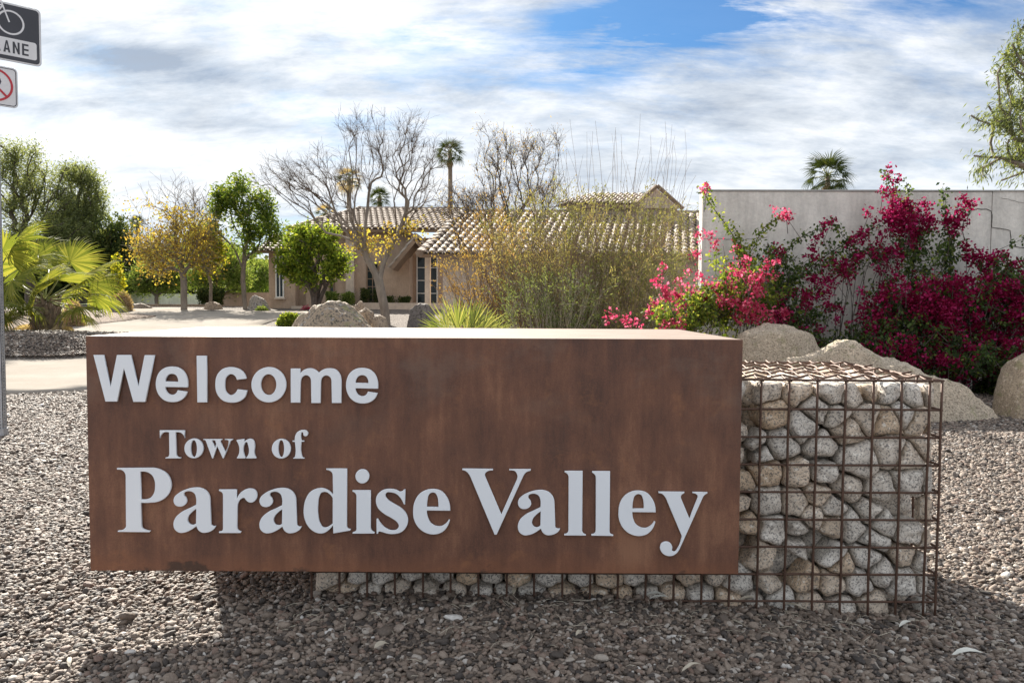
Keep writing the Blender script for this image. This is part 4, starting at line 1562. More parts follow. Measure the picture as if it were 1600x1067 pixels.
def plant(kind, base, label, cat, group, lobes, ntips, bark, leafm, nleaf, lsize, aspect=0.45, jitter=0.12, trunk=None, rmax=0.12,
          r_tip=0.008, seed=1, droop=0.0, fork=None, step=0.5, twigs=0, twig_len=0.35, stems=None, leaf_filter=None, wob=0.10, expo=2.3, bark2=None, stem_from=1,
          angle_w=0.6, leafrnd=None, trunkname='trunk', crownname='crown', shell=0.5, per_leaf=None, curl=0.0, radial=1.6):
    """a thing with trunk (and its limbs) and crown; everything in metres relative to the base"""
    rng = np.random.default_rng(seed)
    t = empty(kind, base, label=label, cat=cat, group=group)
    bx = np.array(base, float)
    tr = Tree(rng, trunk or [(0, 0, -0.1), (0, 0, fork or 1.0)], r_tip=r_tip, wob=wob, expo=expo)
    if stems:
        # several trunks rising from the base
        for q in stems:
            tr._path(stem_from if stem_from > 0 else tr.ntrunk - 1, np.array(q, float), 5, wob * 0.6)
    T = in_lobes(rng, lobes, ntips, shell)
    o = tr.P[min(tr.ntrunk - 1, len(tr.P) - 1)]
    tr.grow(T, step, o, angle_w, radial)
    if twigs:
        ids = np.array(tr.tips)[rng.integers(0, len(tr.tips), twigs)]
        for i in ids:
            j = i
            for _ in range(rng.integers(0, 3)):
                if tr.par[j] > tr.ntrunk: j = tr.par[j]
            d = np.array(tr.D[j]) + rng.normal(0, 0.55, 3); d /= np.linalg.norm(d)
            tr._path(j, tr.P[j] + d * twig_len * rng.uniform(0.5, 1.3), 2, 0.08)
    me = tr.mesh(trunkname, bark, rmax, bark2)
    link(trunkname, me, t)
    if nleaf:
        P = np.array(tr.P); R = tr.R
        cand = np.where((R < r_tip * 3.2) & (np.arange(len(P)) > tr.ntrunk))[0]
        if leaf_filter is not None:
            cand = cand[leaf_filter(P[cand])]
        k = cand[rng.integers(0, len(cand), nleaf)]
        par = np.array(tr.par)[k]
        f = rng.random(nleaf)[:, None]
        pts = P[k] * f + P[par] * (1 - f)
        pts = pts + rng.normal(0, 1, pts.shape) * jitter
        r = None
        if leafrnd is not None: r = leafrnd(pts)
        V, F, rr = leaf_cloud(pts, lsize, aspect, rng, dirs=np.array(tr.D)[k] * 0.7, droop=droop, rnd=r, curl=curl)
        link(crownname, np_mesh(crownname, V, F, 4, leafm, False, rr), t)
    return t


def flower_mat(name, stops):
    mt, t, bs = new_mat(name)
    at = t.new('ShaderNodeAttribute', {'attribute_name': 'rnd'}).outputs['Fac']
    c = t.ramp(at, stops)
    t.l.new(c, bs.inputs['Base Color'])
    bs.inputs['Roughness'].default_value = 0.7
    bs.inputs['Specular IOR Level'].default_value = 0.1
    tr = t.n.new('ShaderNodeBsdfTranslucent')
    t.l.new(t.mix(1.0, c, (1.2, 1.2, 1.35), 'MULTIPLY'), tr.inputs['Color'])
    mx = t.new('ShaderNodeMixShader', None, i0=0.5)
    t.l.new(bs.outputs[0], mx.inputs[1]); t.l.new(tr.outputs[0], mx.inputs[2])
    t.l.new(mx.outputs[0], t.n['Material Output'].inputs[0])
    return mt


M_bark_grey = bark_mat('grey_bark', (0.13, 0.105, 0.085), (0.27, 0.23, 0.19))
M_bark_dark = bark_mat('dark_bark', (0.055, 0.042, 0.035), (0.12, 0.095, 0.08))
M_bark_pale = bark_mat('pale_bark', (0.24, 0.20, 0.15), (0.42, 0.36, 0.28))
M_bark_twig = bark_mat('brown_twig', (0.16, 0.11, 0.075), (0.30, 0.22, 0.16))
M_bark_twigd = bark_mat('dark_brown_twig', (0.065, 0.045, 0.032), (0.13, 0.095, 0.068))
L_green = leaf_mat('mid_green_leaf', [(0, (0.05, 0.085, 0.02)), (.5, (0.10, 0.155, 0.03)), (.85, (0.18, 0.23, 0.045)), (1, (0.32, 0.34, 0.07))], 0.5)
L_citrus = leaf_mat('bright_green_leaf', [(0, (0.06, 0.10, 0.02)), (.5, (0.14, 0.20, 0.03)), (1, (0.34, 0.37, 0.06))], 0.55)
L_grey = leaf_mat('grey_green_leaf', [(0, (0.07, 0.095, 0.045)), (.5, (0.13, 0.16, 0.075)), (1, (0.24, 0.27, 0.12))], 0.5)
L_tam = leaf_mat('tamarisk_leaf', [(0, (0.10, 0.125, 0.065)), (.5, (0.17, 0.20, 0.10)), (1, (0.28, 0.31, 0.15))], 0.5)
L_dark = leaf_mat('dark_green_leaf', [(0, (0.03, 0.05, 0.02)), (.6, (0.065, 0.09, 0.03)), (1, (0.14, 0.15, 0.05))], 0.4)
L_yellow = leaf_mat('autumn_yellow_leaf', [(0, (0.20, 0.13, 0.04)), (.35, (0.38, 0.27, 0.07)), (.75, (0.52, 0.41, 0.10)), (1, (0.36, 0.40, 0.10))], 0.5, tgain=1.1)
L_yelgrn = leaf_mat('yellow_green_leaf', [(0, (0.10, 0.14, 0.02)), (.5, (0.24, 0.26, 0.03)), (1, (0.48, 0.42, 0.04))], 0.5)
L_olive = leaf_mat('olive_feathery_leaf', [(0, (0.12, 0.14, 0.06)), (.4, (0.22, 0.225, 0.10)), (.65, (0.34, 0.30, 0.15)), (.85, (0.40, 0.30, 0.16)), (1, (0.42, 0.25, 0.13))], 0.4, tgain=1.15)
L_rusty = leaf_mat('rusty_mesquite_leaf', [(0, (0.18, 0.10, 0.04)), (.4, (0.32, 0.20, 0.07)), (.8, (0.40, 0.30, 0.10)), (1, (0.26, 0.28, 0.08))], 0.45)
L_palo = leaf_mat('pale_feathery_leaf', [(0, (0.08, 0.13, 0.03)), (.5, (0.16, 0.22, 0.06)), (1, (0.30, 0.34, 0.12))], 0.5)
L_boug = leaf_mat('bougainvillea_leaf', [(0, (0.03, 0.055, 0.02)), (.5, (0.055, 0.095, 0.03)), (.85, (0.10, 0.15, 0.04)), (1, (0.24, 0.28, 0.06))], 0.45, 0.5, 0.2)
L_boug_lit = leaf_mat('sunlit_bougainvillea_leaf', [(0, (0.06, 0.10, 0.025)), (.5, (0.14, 0.20, 0.04)), (1, (0.38, 0.40, 0.09))], 0.5, 0.6, 0.1)  # lighter copy of the bougainvillea leaf, sunlight put into its colour
L_bract = flower_mat('magenta_bract', [(0, (0.13, 0.004, 0.025)), (.35, (0.23, 0.007, 0.042)), (.7, (0.34, 0.014, 0.075)), (1, (0.56, 0.05, 0.20))])
L_bract2 = flower_mat('pink_bract', [(0, (0.36, 0.02, 0.06)), (.5, (0.54, 0.06, 0.13)), (1, (0.74, 0.20, 0.28))])
L_palm = leaf_mat('palm_frond_green', [(0, (0.06, 0.085, 0.02)), (.5, (0.14, 0.17, 0.035)), (1, (0.31, 0.30, 0.075))], 0.48, 0.65, 0.05, 1.25)
L_palmdark = leaf_mat('far_palm_frond', [(0, (0.02, 0.03, 0.012)), (.5, (0.04, 0.06, 0.018)), (1, (0.085, 0.10, 0.03))], 0.2, 0.8, 0.02)
L_straw = leaf_mat('dry_straw', [(0, (0.24, 0.17, 0.10)), (.5, (0.38, 0.28, 0.17)), (1, (0.52, 0.41, 0.27))], 0.3, 0.8, 0.1)
L_blade = leaf_mat('blade_green', [(0, (0.08, 0.11, 0.035)), (.5, (0.16, 0.20, 0.06)), (1, (0.38, 0.38, 0.15))], 0.4, 0.5, 0.2, 1.1)


def rel(base, px, py, Y):
    p = U(px, py, Y) - Vector(base)
    return (p.x, p.y, p.z)


def lobe(base, Y, px, py, rpx, rpy, dy=0.0, ry=None, w=1.0):
    """an ellipsoid of crown seen at (px, py) with radii in photograph pixels at distance Y"""
    p = rel(base, px, py, Y + dy)
    s = (Y + dy) / F_PX
    return (p[0], p[1], p[2], rpx * s, (ry if ry is not None else min(rpx, 60) * s), rpy * s, w)


# ------------------------------------------------------------------ trees behind
TB = 'trees standing beyond the driveway'
def tree_px(kind, px, Y, lobes, label, **kw):
    b = onground(px, Y)
    L = [lobe(b, Y, *l) for l in lobes]
    return plant(kind, b, label, kw.pop('cat', 'tree'), kw.pop('group', TB), L, kw.pop('ntips'), kw.pop('bark'), kw.pop('leafm'), kw.pop('nleaf'), kw.pop('lsize'), **kw)


# tall wispy grey green trees at the far left
tree_px('tamarisk_tree', 48, 44, [(30, 262, 42, 42), (70, 300, 40, 60), (20, 330, 34, 55), (55, 240, 24, 20, -1), (95, 360, 42, 50), (40, 380, 50, 40)],
        'tall wispy grey green tree behind the palm at the left edge', ntips=260, bark=M_bark_dark, leafm=L_tam, nleaf=26000, lsize=0.17, aspect=0.26, jitter=0.26,
        fork=3.0, rmax=0.28, r_tip=0.018, seed=2, droop=0.3, step=0.8)
tree_px('tamarisk_tree', 128, 46, [(125, 275, 30, 27), (140, 320, 26, 42), (110, 345, 34, 50), (140, 375, 22, 35)],
        'rounded grey green tree right of the tallest one on the left', ntips=230, bark=M_bark_dark, leafm=L_tam, nleaf=23000, lsize=0.17, aspect=0.28, jitter=0.26,
        fork=2.4, rmax=0.26, r_tip=0.018, seed=3, droop=0.25, step=0.8)
tree_px('dark_tree', 185, 45, [(185, 385, 30, 42), (205, 420, 34, 30), (165, 420, 22, 36)],
        'dark brownish green tree behind the yellow shrub tips', ntips=200, bark=M_bark_dark, leafm=L_dark, nleaf=16000, lsize=0.22, aspect=0.4, jitter=0.3,
        fork=1.5, rmax=0.2, r_tip=0.018, seed=4, step=0.8)
# feathery palo verdes
for i, (px, Y, lb, lab) in enumerate([
        (245, 41, [(250, 425, 28, 26), (225, 435, 22, 22), (270, 440, 22, 18)], 'pale feathery palo verde left of the yellow leaved tree'),
        (345, 41, [(345, 415, 36, 34), (315, 430, 28, 24), (370, 435, 24, 24)], 'feathery green palo verde between the yellow tree and the tall green tree'),
        (410, 47, [(402, 432, 24, 22), (382, 440, 22, 16)], 'small pale palo verde in front of the far lawn by the house')]):
    tree_px('palo_verde', px, Y, lb, lab, ntips=260, bark=M_bark_grey, leafm=L_palo, nleaf=14000, lsize=0.20, aspect=0.2, jitter=0.22,
            fork=0.5, rmax=0.10, r_tip=0.012, seed=20 + i, step=0.6)
# autumn tree
tree_px('ash_tree', 287, 32, [(270, 385, 55, 45), (240, 400, 38, 40), (300, 360, 40, 55), (265, 315, 60, 30, 0, None, .35), (320, 400, 25, 40)],
        'thin autumn tree with orange yellow leaves and bare top twigs', ntips=420, bark=M_bark_grey, leafm=L_yellow, nleaf=5200, lsize=0.115, aspect=0.6, jitter=0.16,
        trunk=[(0, 0, -.1), (0.02, 0, 1.2)], rmax=0.13, r_tip=0.006, seed=6, twigs=1600, twig_len=0.6, wob=.07, expo=1.9, step=0.5,
        leaf_filter=lambda P: P[:, 2] + 0.25 * P[:, 0] < 4.3 - 0.4 * np.random.default_rng(1).random(len(P)), shell=0.42)
# tall green tree
tree_px('sumac_tree', 378, 34, [(375, 300, 38, 26), (345, 335, 26, 30), (400, 330, 28, 32), (425, 352, 26, 22), (385, 372, 34, 30), (345, 300, 18, 18), (425, 315, 14, 22)],
        'tall green tree with clumped foliage left of the house', ntips=95, bark=M_bark_grey, leafm=L_green, nleaf=7200, lsize=0.18, aspect=0.35, jitter=0.17,
        trunk=[(0.15, 0, -.1), (0.05, 0, 1.2)], rmax=0.10, r_tip=0.010, expo=2.0, radial=3.0, wob=.06, seed=7, droop=0.5, step=0.5, shell=0.38)
tree_px('young_tree', 330, 34.5, [(325, 392, 26, 34), (310, 365, 18, 20)],
        'slender yellow green young tree beside the autumn tree', ntips=120, bark=M_bark_grey, leafm=L_yelgrn, nleaf=5200, lsize=0.17, aspect=0.4, jitter=0.18,
        fork=1.0, rmax=0.07, r_tip=0.010, seed=8, step=0.5)
# round citrus in front of the house
tree_px('citrus_tree', 494, 31, [(490, 378, 50, 30), (465, 405, 34, 30), (520, 405, 32, 34), (492, 425, 44, 24), (478, 358, 24, 14), (452, 425, 16, 16), (538, 425, 14, 16)],
        'round bright green citrus tree in front of the tan wall', ntips=170, bark=M_bark_dark, leafm=L_citrus, nleaf=9500, lsize=0.14, aspect=0.5, jitter=0.12,
        stems=[(-0.25, 0, 1.2), (0.2, 0.1, 1.3), (0.5, 0, 1.2), (0.0, -0.1, 1.3)], trunk=[(0, 0, -.1), (0, 0, 0.12)], rmax=0.17, r_tip=0.009, seed=9, droop=0.35, step=0.35)
# the bare tree in the middle
b7 = onground(604, 24)
tree7 = tree_px('mesquite_tree', 604, 24,
        [(590, 235, 75, 60, 0, None, 1.1), (500, 285, 75, 50, 0, None, 1.4), (450, 275, 55, 35, 0, None, 1.6), (660, 270, 60, 70, 0, None, 1.1), (560, 200, 45, 32), (640, 205, 50, 26), (545, 350, 50, 25, 0, None, .5), (690, 240, 30, 30)],
        'nearly bare spreading tree with pale trunk and a few yellow leaves', ntips=520, bark=M_bark_grey, leafm=L_yellow, nleaf=0, lsize=0.13, aspect=0.6, jitter=0.12,
        trunk=[(0, 0, -.15), rel(b7, 600, 480, 24), rel(b7, 592, 440, 24)], stems=[rel(b7, 560, 385, 24), rel(b7, 603, 380, 23.7), rel(b7, 625, 360, 24.2)],
        rmax=0.14, r_tip=0.0034, seed=10, twigs=3600, twig_len=0.36, step=0.5, angle_w=0.8, shell=0.5, wob=0.035, radial=4.0, expo=1.75, bark2=M_bark_twigd, stem_from=0,
        leaf_filter=lambda P: P[:, 2] < 2.7 + 0.3 * np.random.default_rng(1).random(len(P)))
# low yellow leaves of that tree sit on short shoots near the fork
def low_leaves(t, b, Y, lobes, n, m, size, seed, name='leaf_cluster', aspect=0.6):
    rng = np.random.default_rng(seed)
    P = in_lobes(rng, [lobe(b, Y, *l) for l in lobes], n // 10, 0.5)
    P = np.repeat(P, 10, 0) + rng.normal(0, 0.07, (n // 10 * 10, 3))
    V, F, r = leaf_cloud(P, size, aspect, rng, droop=0.4)
    link(name, np_mesh(name, V, F, 4, m, False, r), t)
low_leaves(tree7, b7, 24, [(570, 375, 26, 28), (610, 372, 24, 26), (648, 355, 22, 22), (590, 400, 14, 14), (545, 385, 12, 14)], 800, L_yellow, 0.085, 5)

# mesquite on the right with dark bare crown
b8 = onground(800, 17)
tree_px('mesquite_tree', 800, 17,
        [(775, 250, 35, 50), (820, 240, 40, 40), (860, 235, 30, 30, 0, None, .8), (752, 200, 8, 25, 0, None, 2), (720, 320, 50, 30), (850, 300, 50, 35), (780, 310, 50, 40), (700, 360, 30, 30)],
        'dark bare mesquite rising behind the olive shrub', ntips=420, bark=M_bark_dark, leafm=L_rusty, nleaf=2600, lsize=0.045, aspect=0.35, jitter=0.09,
        trunk=[(0, 0, -.15), (0, 0, 0.6)], stems=[rel(b8, 770, 380, 17), rel(b8, 800, 370, 16.8), rel(b8, 830, 390, 17.2), rel(b8, 740, 400, 17)],
        rmax=0.09, r_tip=0.0028, seed=11, twigs=3600, twig_len=0.24, step=0.45, angle_w=0.8, shell=0.5, wob=0.035, radial=4.0, expo=1.75, group=None)

# big loose shrubs in front of the wing
def wand_shrub(kind, px, Y, x0, x1, ytop, label, nst, leafm, nleaf, lsize, seed, bark, bend=0.35, whips=0, whip_px=(0, 0, 0, 0), depth=0.9, ybase=None, r0=0.008, lo=0.12, group=None, cat='shrub', side=3.2):
    """many upright arching stems with side twigs; whips are leafless shoots above"""
    rng = np.random.default_rng(seed)
    b = onground(px, Y)
    t = empty(kind, b, label=label, cat=cat, group=group)
    s = Y / F_PX
    V = []; pts = []; dirs = []
    mb = MB()
    for k in range(nst):
        tx = rng.uniform(x0, x1); ty = ytop + (430 - ytop) * rng.random() ** 1.7 * 0.9
        edge = abs((tx - (x0 + x1) / 2) / ((x1 - x0) / 2))
        ty += 60 * edge ** 3
        q = Vector(rel(b, tx, ty, Y)); q.y += rng.normal(0, depth)
        base = Vector((q.x * 0.32 + rng.normal(0, .10), q.y * 0.3, -0.05))
        midp = base.lerp(q, 0.5) + Vector((-q.x * 0.10 + rng.normal(0, .10), rng.normal(0, .08), 0.25 * bend))
        path = [base * (1 - f) ** 2 + midp * 2 * f * (1 - f) + q * f * f for f in np.linspace(0, 1, 8)]
        path = [p + Vector(rng.normal(0, 0.015, 3)) for p in path]
        mb.tube(path, [r0 * (1.15 - f) for f in np.linspace(0, 1, 8)], 3, cap=False)
        L = (q - base).length
        for _ in range(int(side * L)):
            f = rng.uniform(lo, 1.0); i = min(6, int(f * 7)); p = path[i].lerp(path[i + 1], f * 7 - i)
            d = (path[i + 1] - path[i]).normalized() + Vector(rng.normal(0, 0.55, 3)); d.normalize()
            l2 = rng.uniform(0.12, 0.42)
            e = p + d * l2
            mid = p.lerp(e, .5) + Vector(rng.normal(0, .015, 3))
            mb.tube([p, mid, e], [r0 * .45, r0 * .35, r0 * .2], 3, cap=False)
            pts.append((p, e)); dirs.append(d)
    for k in range(whips):
        tx = rng.uniform(whip_px[0], whip_px[1]); ty = rng.uniform(whip_px[2], whip_px[3])
        q = Vector(rel(b, tx, ty, Y)); q.y += rng.normal(0, depth * .6)
        base = Vector(rel(b, tx * .72 + (x0 + x1) * .14 + rng.normal(0, 14), 430, Y)); base.y = q.y * .6
        c1 = base.lerp(q, .55) + Vector((rng.normal(0, .22), 0, 0))
        path = [base * (1 - f) ** 2 + c1 * 2 * f * (1 - f) + q * f * f + Vector(rng.normal(0, .006, 3)) for f in np.linspace(0, 1, 9)]
        mb.tube(path, [r0 * (.62 - .4 * f) for f in np.linspace(0, 1, 9)], 3, cap=False)
    mb.build('stems', bark, t)
    A = np.array([tuple(a) for a, e in pts]); E = np.array([tuple(e) for a, e in pts]); D = np.array([tuple(d) for d in dirs])
    k = rng.integers(0, len(A), nleaf)
    f = rng.random(nleaf)[:, None]
    P = A[k] + (E[k] - A[k]) * f + rng.normal(0, 0.03, (nleaf, 3))
    zone = np.array([noise.noise(Vector(p) * 1.3) for p in P[::1]]) * 0.5 + 0.45
    Vv, Fv, r = leaf_cloud(P, lsize, 0.26, rng, dirs=D[k], rnd=zone)
    link('foliage', np_mesh('foliage', Vv, Fv, 4, leafm, False, r), t)
    return t


wand_shrub('shrub', 895, 13.0, 755, 1100, 296, 'large loose olive green shrub with tall bare wands before the tiled roof', 350, L_olive, 38000, 0.052, 31, M_bark_twig,
           whips=75, whip_px=(870, 1085, 185, 335), depth=0.6)
wand_shrub('shrub', 780, 14.2, 680, 900, 325, 'straggly rust and yellow tinged shrub between the bare tree and the olive shrub', 170, L_rusty, 11000, 0.05, 32, M_bark_twig, depth=0.6)
wand_shrub('shrub', 860, 11.6, 770, 960, 445, 'low greyish twiggy shrub at the foot of the olive shrub', 90, L_grey, 6000, 0.05, 33, M_bark_pale, depth=0.4, r0=0.006)
wand_shrub('shrub', 1000, 11.9, 930, 1090, 400, 'fine leaved green shrub merging into the bougainvillea', 90, L_olive, 9000, 0.05, 34, M_bark_twig, depth=0.4, r0=0.006)

# tree leaning in from the right, beyond the wall
tree_px('eucalyptus_tree', 1700, 15.5, [(1570, 120, 40, 50), (1600, 75, 40, 40), (1560, 190, 45, 45), (1540, 262, 45, 28), (1600, 240, 55, 45), (1650, 150, 70, 110), (1600, 165, 40, 60), (1750, 150, 120, 130)],
        'willowy tree with narrow drooping leaves above the wall at the right edge', ntips=330, bark=M_bark_grey, leafm=L_grey, nleaf=17000, lsize=0.115, aspect=0.17, jitter=0.10,
        fork=2.0, rmax=0.16, r_tip=0.006, seed=14, droop=1.1, step=0.5, group=None)

# ------------------------------------------------------------------ palms
def fan_blade(seed, R=1.0, nseg=40, span=250, droop=0.25, split=0.5, fold=0.10, mat=None, width=1.0, tipdroop=0.25):
    """fan leaf: hub at the origin, pointing along +X, lying in XY, folded in Z"""
    rng = np.random.default_rng(seed)
    V = []; F = []; rn = []
    a0 = -math.radians(span) / 2; da = math.radians(span) / nseg
    def P(r, a, dz=0.0):
        x, y = r * math.cos(a), r * math.sin(a)
        z = dz - droop * r * r / R - 0.10 * abs(a) * r
        return (x, y, z)
    for i in range(nseg):
        a = a0 + (i + 0.5) * da
        h = da / 2 * width
        rs = R * split * rng.uniform(.92, 1.08)
        edge = abs(a) / abs(a0)
        rt = R * (1 - 0.28 * edge ** 2) * rng.uniform(.93, 1.05)
        hw = rs * h
        b = len(V)
        tw = rng.normal(0, .025)
        r2 = rs + (rt - rs) * .5
        td = -tipdroop * R * rng.uniform(.3, 1.3)
        V += [P(0.02 * R, a), P(rs, a - h, -fold * hw), P(rs, a, fold * hw * 2), P(rs, a + h, -fold * hw),
              P(r2, a + tw - h * rs / r2 * .75, td * .18), P(r2, a + tw, td * .18 + fold * hw), P(r2, a + tw + h * rs / r2 * .75, td * .18), P(rt, a + tw * 2, td)]
        F += [(b, b + 1, b + 2), (b, b + 2, b + 3), (b + 1, b + 4, b + 5, b + 2), (b + 2, b + 5, b + 6, b + 3), (b + 4, b + 7, b + 5), (b + 5, b + 7, b + 6)]
        c = rng.uniform(.25, .95)
        rn += [c] * 6
    me = bpy.data.meshes.new('frond')
    me.from_pydata(V, [], F)
    me.materials.append(mat)
    at = me.attributes.new('rnd', 'FLOAT', 'FACE'); at.data.foreach_set('value', np.array(rn, np.float32))
    me.update()
    return me


BL = [fan_blade(k, 1.0, 46, 235 + 12 * k, 0.12 + .05 * k, 0.5, mat=L_palm, tipdroop=.10 + .06 * k) for k in range(3)]
BLF = [fan_blade(10 + k, 1.0, 20, 200, 0.20, 0.30, mat=L_palmdark, tipdroop=.20, width=1.0) for k in range(3)]
BLD = [fan_blade(20 + k, 1.0, 22, 120, 0.5, 0.4, mat=L_straw, tipdroop=.5) for k in range(2)]
M_petiole = plain('palm_petiole', (0.22, 0.24, 0.07), 0.5, 0.2, 4, 0)
M_palmtrunk = bark_mat('palm_trunk_bark', (0.14, 0.10, 0.07), (0.30, 0.23, 0.17), 10)


def frond(t, root, d, plen, R, me, twist=0.0, mat=M_petiole, pr=0.014, name='frond', sag=.12):
    """petiole from root along d, blade at its end"""
    root = Vector(root); d = Vector(d).normalized()
    hub = root + d * plen - Vector((0, 0, sag * plen * plen))
    mid = root + d * plen * .5 + Vector((0, 0, .0))
    MB().tube([root, mid, hub], [pr * 1.5, pr, pr * .7], 5).build('petiole', mat, t, smooth=True)
    e = (hub - mid).normalized()
    up = Vector((0, 0, 1)) - e * e.z
    if up.length < .1: up = Vector((0, -1, 0))
    up.normalize(); side = up.cross(e)
    M3 = Matrix((e, side, up)).transposed().to_4x4() @ Matrix.Rotation(twist, 4, 'X') @ Matrix.Diagonal((R, R, R, 1))
    M3.translation = hub
    o = bpy.data.objects.new(name, me); COL.objects.link(o); o.parent = t
    o.matrix_basis = M3
    return o


def near_palm(px, Y, crown_px, label, fronds, seed, skirt=14, trunk_r=0.22):
    rng = np.random.default_rng(seed)
    b = onground(px, Y)
    t = empty('fan_palm', b, label=label, cat='palm', group='young fan palms at the left edge')
    c = Vector(rel(b, crown_px[0], crown_px[1], Y))
    pts = [Vector((0, 0, -.1)), Vector((c.x * .5, 0, c.z * .5)), c]
    MB().tube(pts, [trunk_r * 1.2, trunk_r, trunk_r * .7], 12).build('trunk', M_palmtrunk, t, smooth=True)
    # leaf base boots
    mb = MB()
    for k in range(46):
        a = k * 2.4; z = c.z * (k / 46) * .95
        x = c.x * z / max(c.z, .1)
        r = trunk_r * 1.0
        p = Vector((x + math.cos(a) * r, math.sin(a) * r, z))
        mb.tube([p, p + Vector((math.cos(a) * .10, math.sin(a) * .10, .22))], [.05, .02], 4)
    mb.build('leaf_bases', M_palmtrunk, t)
    for (tx, ty, dy, R, tw, k) in fronds:
        q = Vector(rel(b, tx, ty, Y + dy))      # hub of the fan
        d = q - c
        frond(t, c + d.normalized() * .1, d, d.length, R * .86, BL[k % 3], tw, sag=0.0)
    for k in range(skirt):
        a = rng.uniform(0, 6.28)
        d = Vector((math.cos(a), math.sin(a), -0.9 - rng.random()))
        frond(t, c - Vector((0, 0, .1)), d, rng.uniform(.3, .6), rng.uniform(.45, .75), BLD[k % 2], rng.uniform(-1, 1), M_palmtrunk, .012, name='dead_frond')
    return t


near_palm(72, 17.4, (70, 470), 'young fan palm with lime green backlit fronds and a dry straw skirt', [
    (128, 432, -.3, .95, .5, 0), (140, 462, -.5, .95, -.3, 1), (118, 478, -.9, .75, .2, 2), (105, 415, .4, .95, .7, 1), (60, 405, .5, .9, -.6, 2),
    (88, 440, -1.0, 1.0, .3, 0), (40, 420, -.2, .9, .8, 1), (20, 450, -.8, .9, -.4, 2), (60, 450, -1.2, .95, 1.0, 0), (32, 480, -.9, .8, .3, 1),
    (100, 455, .9, 1.0, -.7, 2), (76, 425, 1.0, 1.0, 0.2, 0), (135, 445, .7, .95, .9, 2), (122, 488, -.2, .6, -.5, 0), (10, 430, .6, .9, .2, 1)], 3)
near_palm(-20, 16.8, (-22, 455), 'fan palm half hidden behind the sign post', [
    (20, 385, -.2, .95, .5, 1), (0, 400, -.5, .95, -.5, 0), (30, 420, .2, .95, .3, 2), (15, 440, -.8, .9, .9, 1), (-40, 380, .4, .95, .1, 2), (-60, 430, -.4, .95, .7, 0),
    (26, 470, -.7, .85, -.3, 2), (-10, 470, -1.2, .9, .2, 1), (5, 490, -.9, .7, .4, 0)], 5)


def far_palm(px, Y, ptop, pcrown, wpx, label, seed, brown=False, base_px=None, n=24):
    rng = np.random.default_rng(seed)
    b = onground(px, Y)
    t = empty('fan_palm', b, label=label, cat='palm', group='tall palms in the distance')
    c = Vector(rel(b, px, pcrown, Y)); s = Y / F_PX
    MB().tube([(0, 0, -.3), (0.05, 0, c.z * .5), c], [.26, .19, .16], 8).build('trunk', M_palmtrunk, t, smooth=True)
    R = wpx * s * .36
    for k in range(n):
        a = k * 2.399; e = math.radians(80 - 118 * (k / n))
        d = Vector((math.cos(a) * math.cos(e), math.sin(a) * math.cos(e), math.sin(e)))
        me = BLD[k % 2] if brown and k % 3 else BLF[k % 3]
        frond(t, c, d, wpx * s * .30, R * rng.uniform(.85, 1.1), me, rng.uniform(-.6, .6), M_petiole, .02)
    for k in range(10):
        a = k * 2.4
        d = Vector((math.cos(a) * .5, math.sin(a) * .5, -1))
        frond(t, c - Vector((0, 0, .2)), d, .4, R * .6, BLD[k % 2], 0, M_palmtrunk, .02, name='dead_frond')
    return t


far_palm(703, 60, 212, 240, 46, 'slim tall palm rising between the two bare trees', 1)
far_palm(593, 62, 290, 310, 36, 'small palm crown seen over the ridge of the tiled roof', 2)
far_palm(545, 60, 262, 282, 42, 'brownish palm seen through the bare tree branches', 3, True)
far_palm(1293, 52, 238, 276, 74, 'green palm crown rising above the white wall', 4)
far_palm(215, 66, 332, 348, 24, 'tiny far palm left of the autumn tree', 5)
far_palm(508, 64, 322, 336, 34, 'dry brown palm low behind the left end of the roof', 6, True)
far_palm(1010, 70, 300, 314, 30, 'palm tuft low behind the upper gable', 7)

# ------------------------------------------------------------------ fan palm seedlings just behind the sign
def blade_clump(px, Y, fans, label, seed, base_y=520, cat='palm'):
    rng = np.random.default_rng(seed)
    b = onground(px, Y)
    t = empty('palm_seedling', b, label=label, cat=cat, group='blade leaved palm seedlings behind the sign')
    for (hx, hy, dy, R, ang, n, span) in fans:
        h = Vector(rel(b, hx, hy, Y + dy))
        root = Vector((h.x * .25, h.y * .25, 0.0))
        MB().tube([root, root.lerp(h, .5) + Vector((0, 0, .03)), h], [.012, .009, .007], 5).build('petiole', M_petiole, t)
        V = []; F = []; rn = []
        yaw = rng.uniform(-.7, .7)
        for k in range(n):
            a = math.radians(ang) + math.radians(span) * (k / (n - 1) - .5)
            L = R * rng.uniform(.82, 1.05) * (1 - .25 * abs(k / (n - 1) - .5))
            d = Vector((math.cos(a) * math.cos(yaw), math.sin(yaw) * .6 + rng.normal(0, .08), math.sin(a))).normalized()
            side = Vector((-math.sin(a), rng.normal(0, .3), math.cos(a))).normalized()
            w = 0.011 * R / .5
            p0 = h; p1 = h + d * L * .5; p2 = h + d * L - Vector((0, 0, .12 * L * rng.random()))
            bb = len(V)
            V += [p0, p1 - side * w, p1 + Vector((0, -.006, 0)), p1 + side * w, p2]
            F += [(bb, bb + 1, bb + 2), (bb, bb + 2, bb + 3), (bb + 1, bb + 4, bb + 2), (bb + 2, bb + 4, bb + 3)]
            rn += [rng.uniform(.2, 1)] * 4
        me = bpy.data.meshes.new('frond'); me.from_pydata([tuple(v) for v in V], [], F)
        me.materials.append(L_blade)
        at = me.attributes.new('rnd', 'FLOAT', 'FACE'); at.data.foreach_set('value', np.array(rn, np.float32))
        link('frond', me, t)
    return t


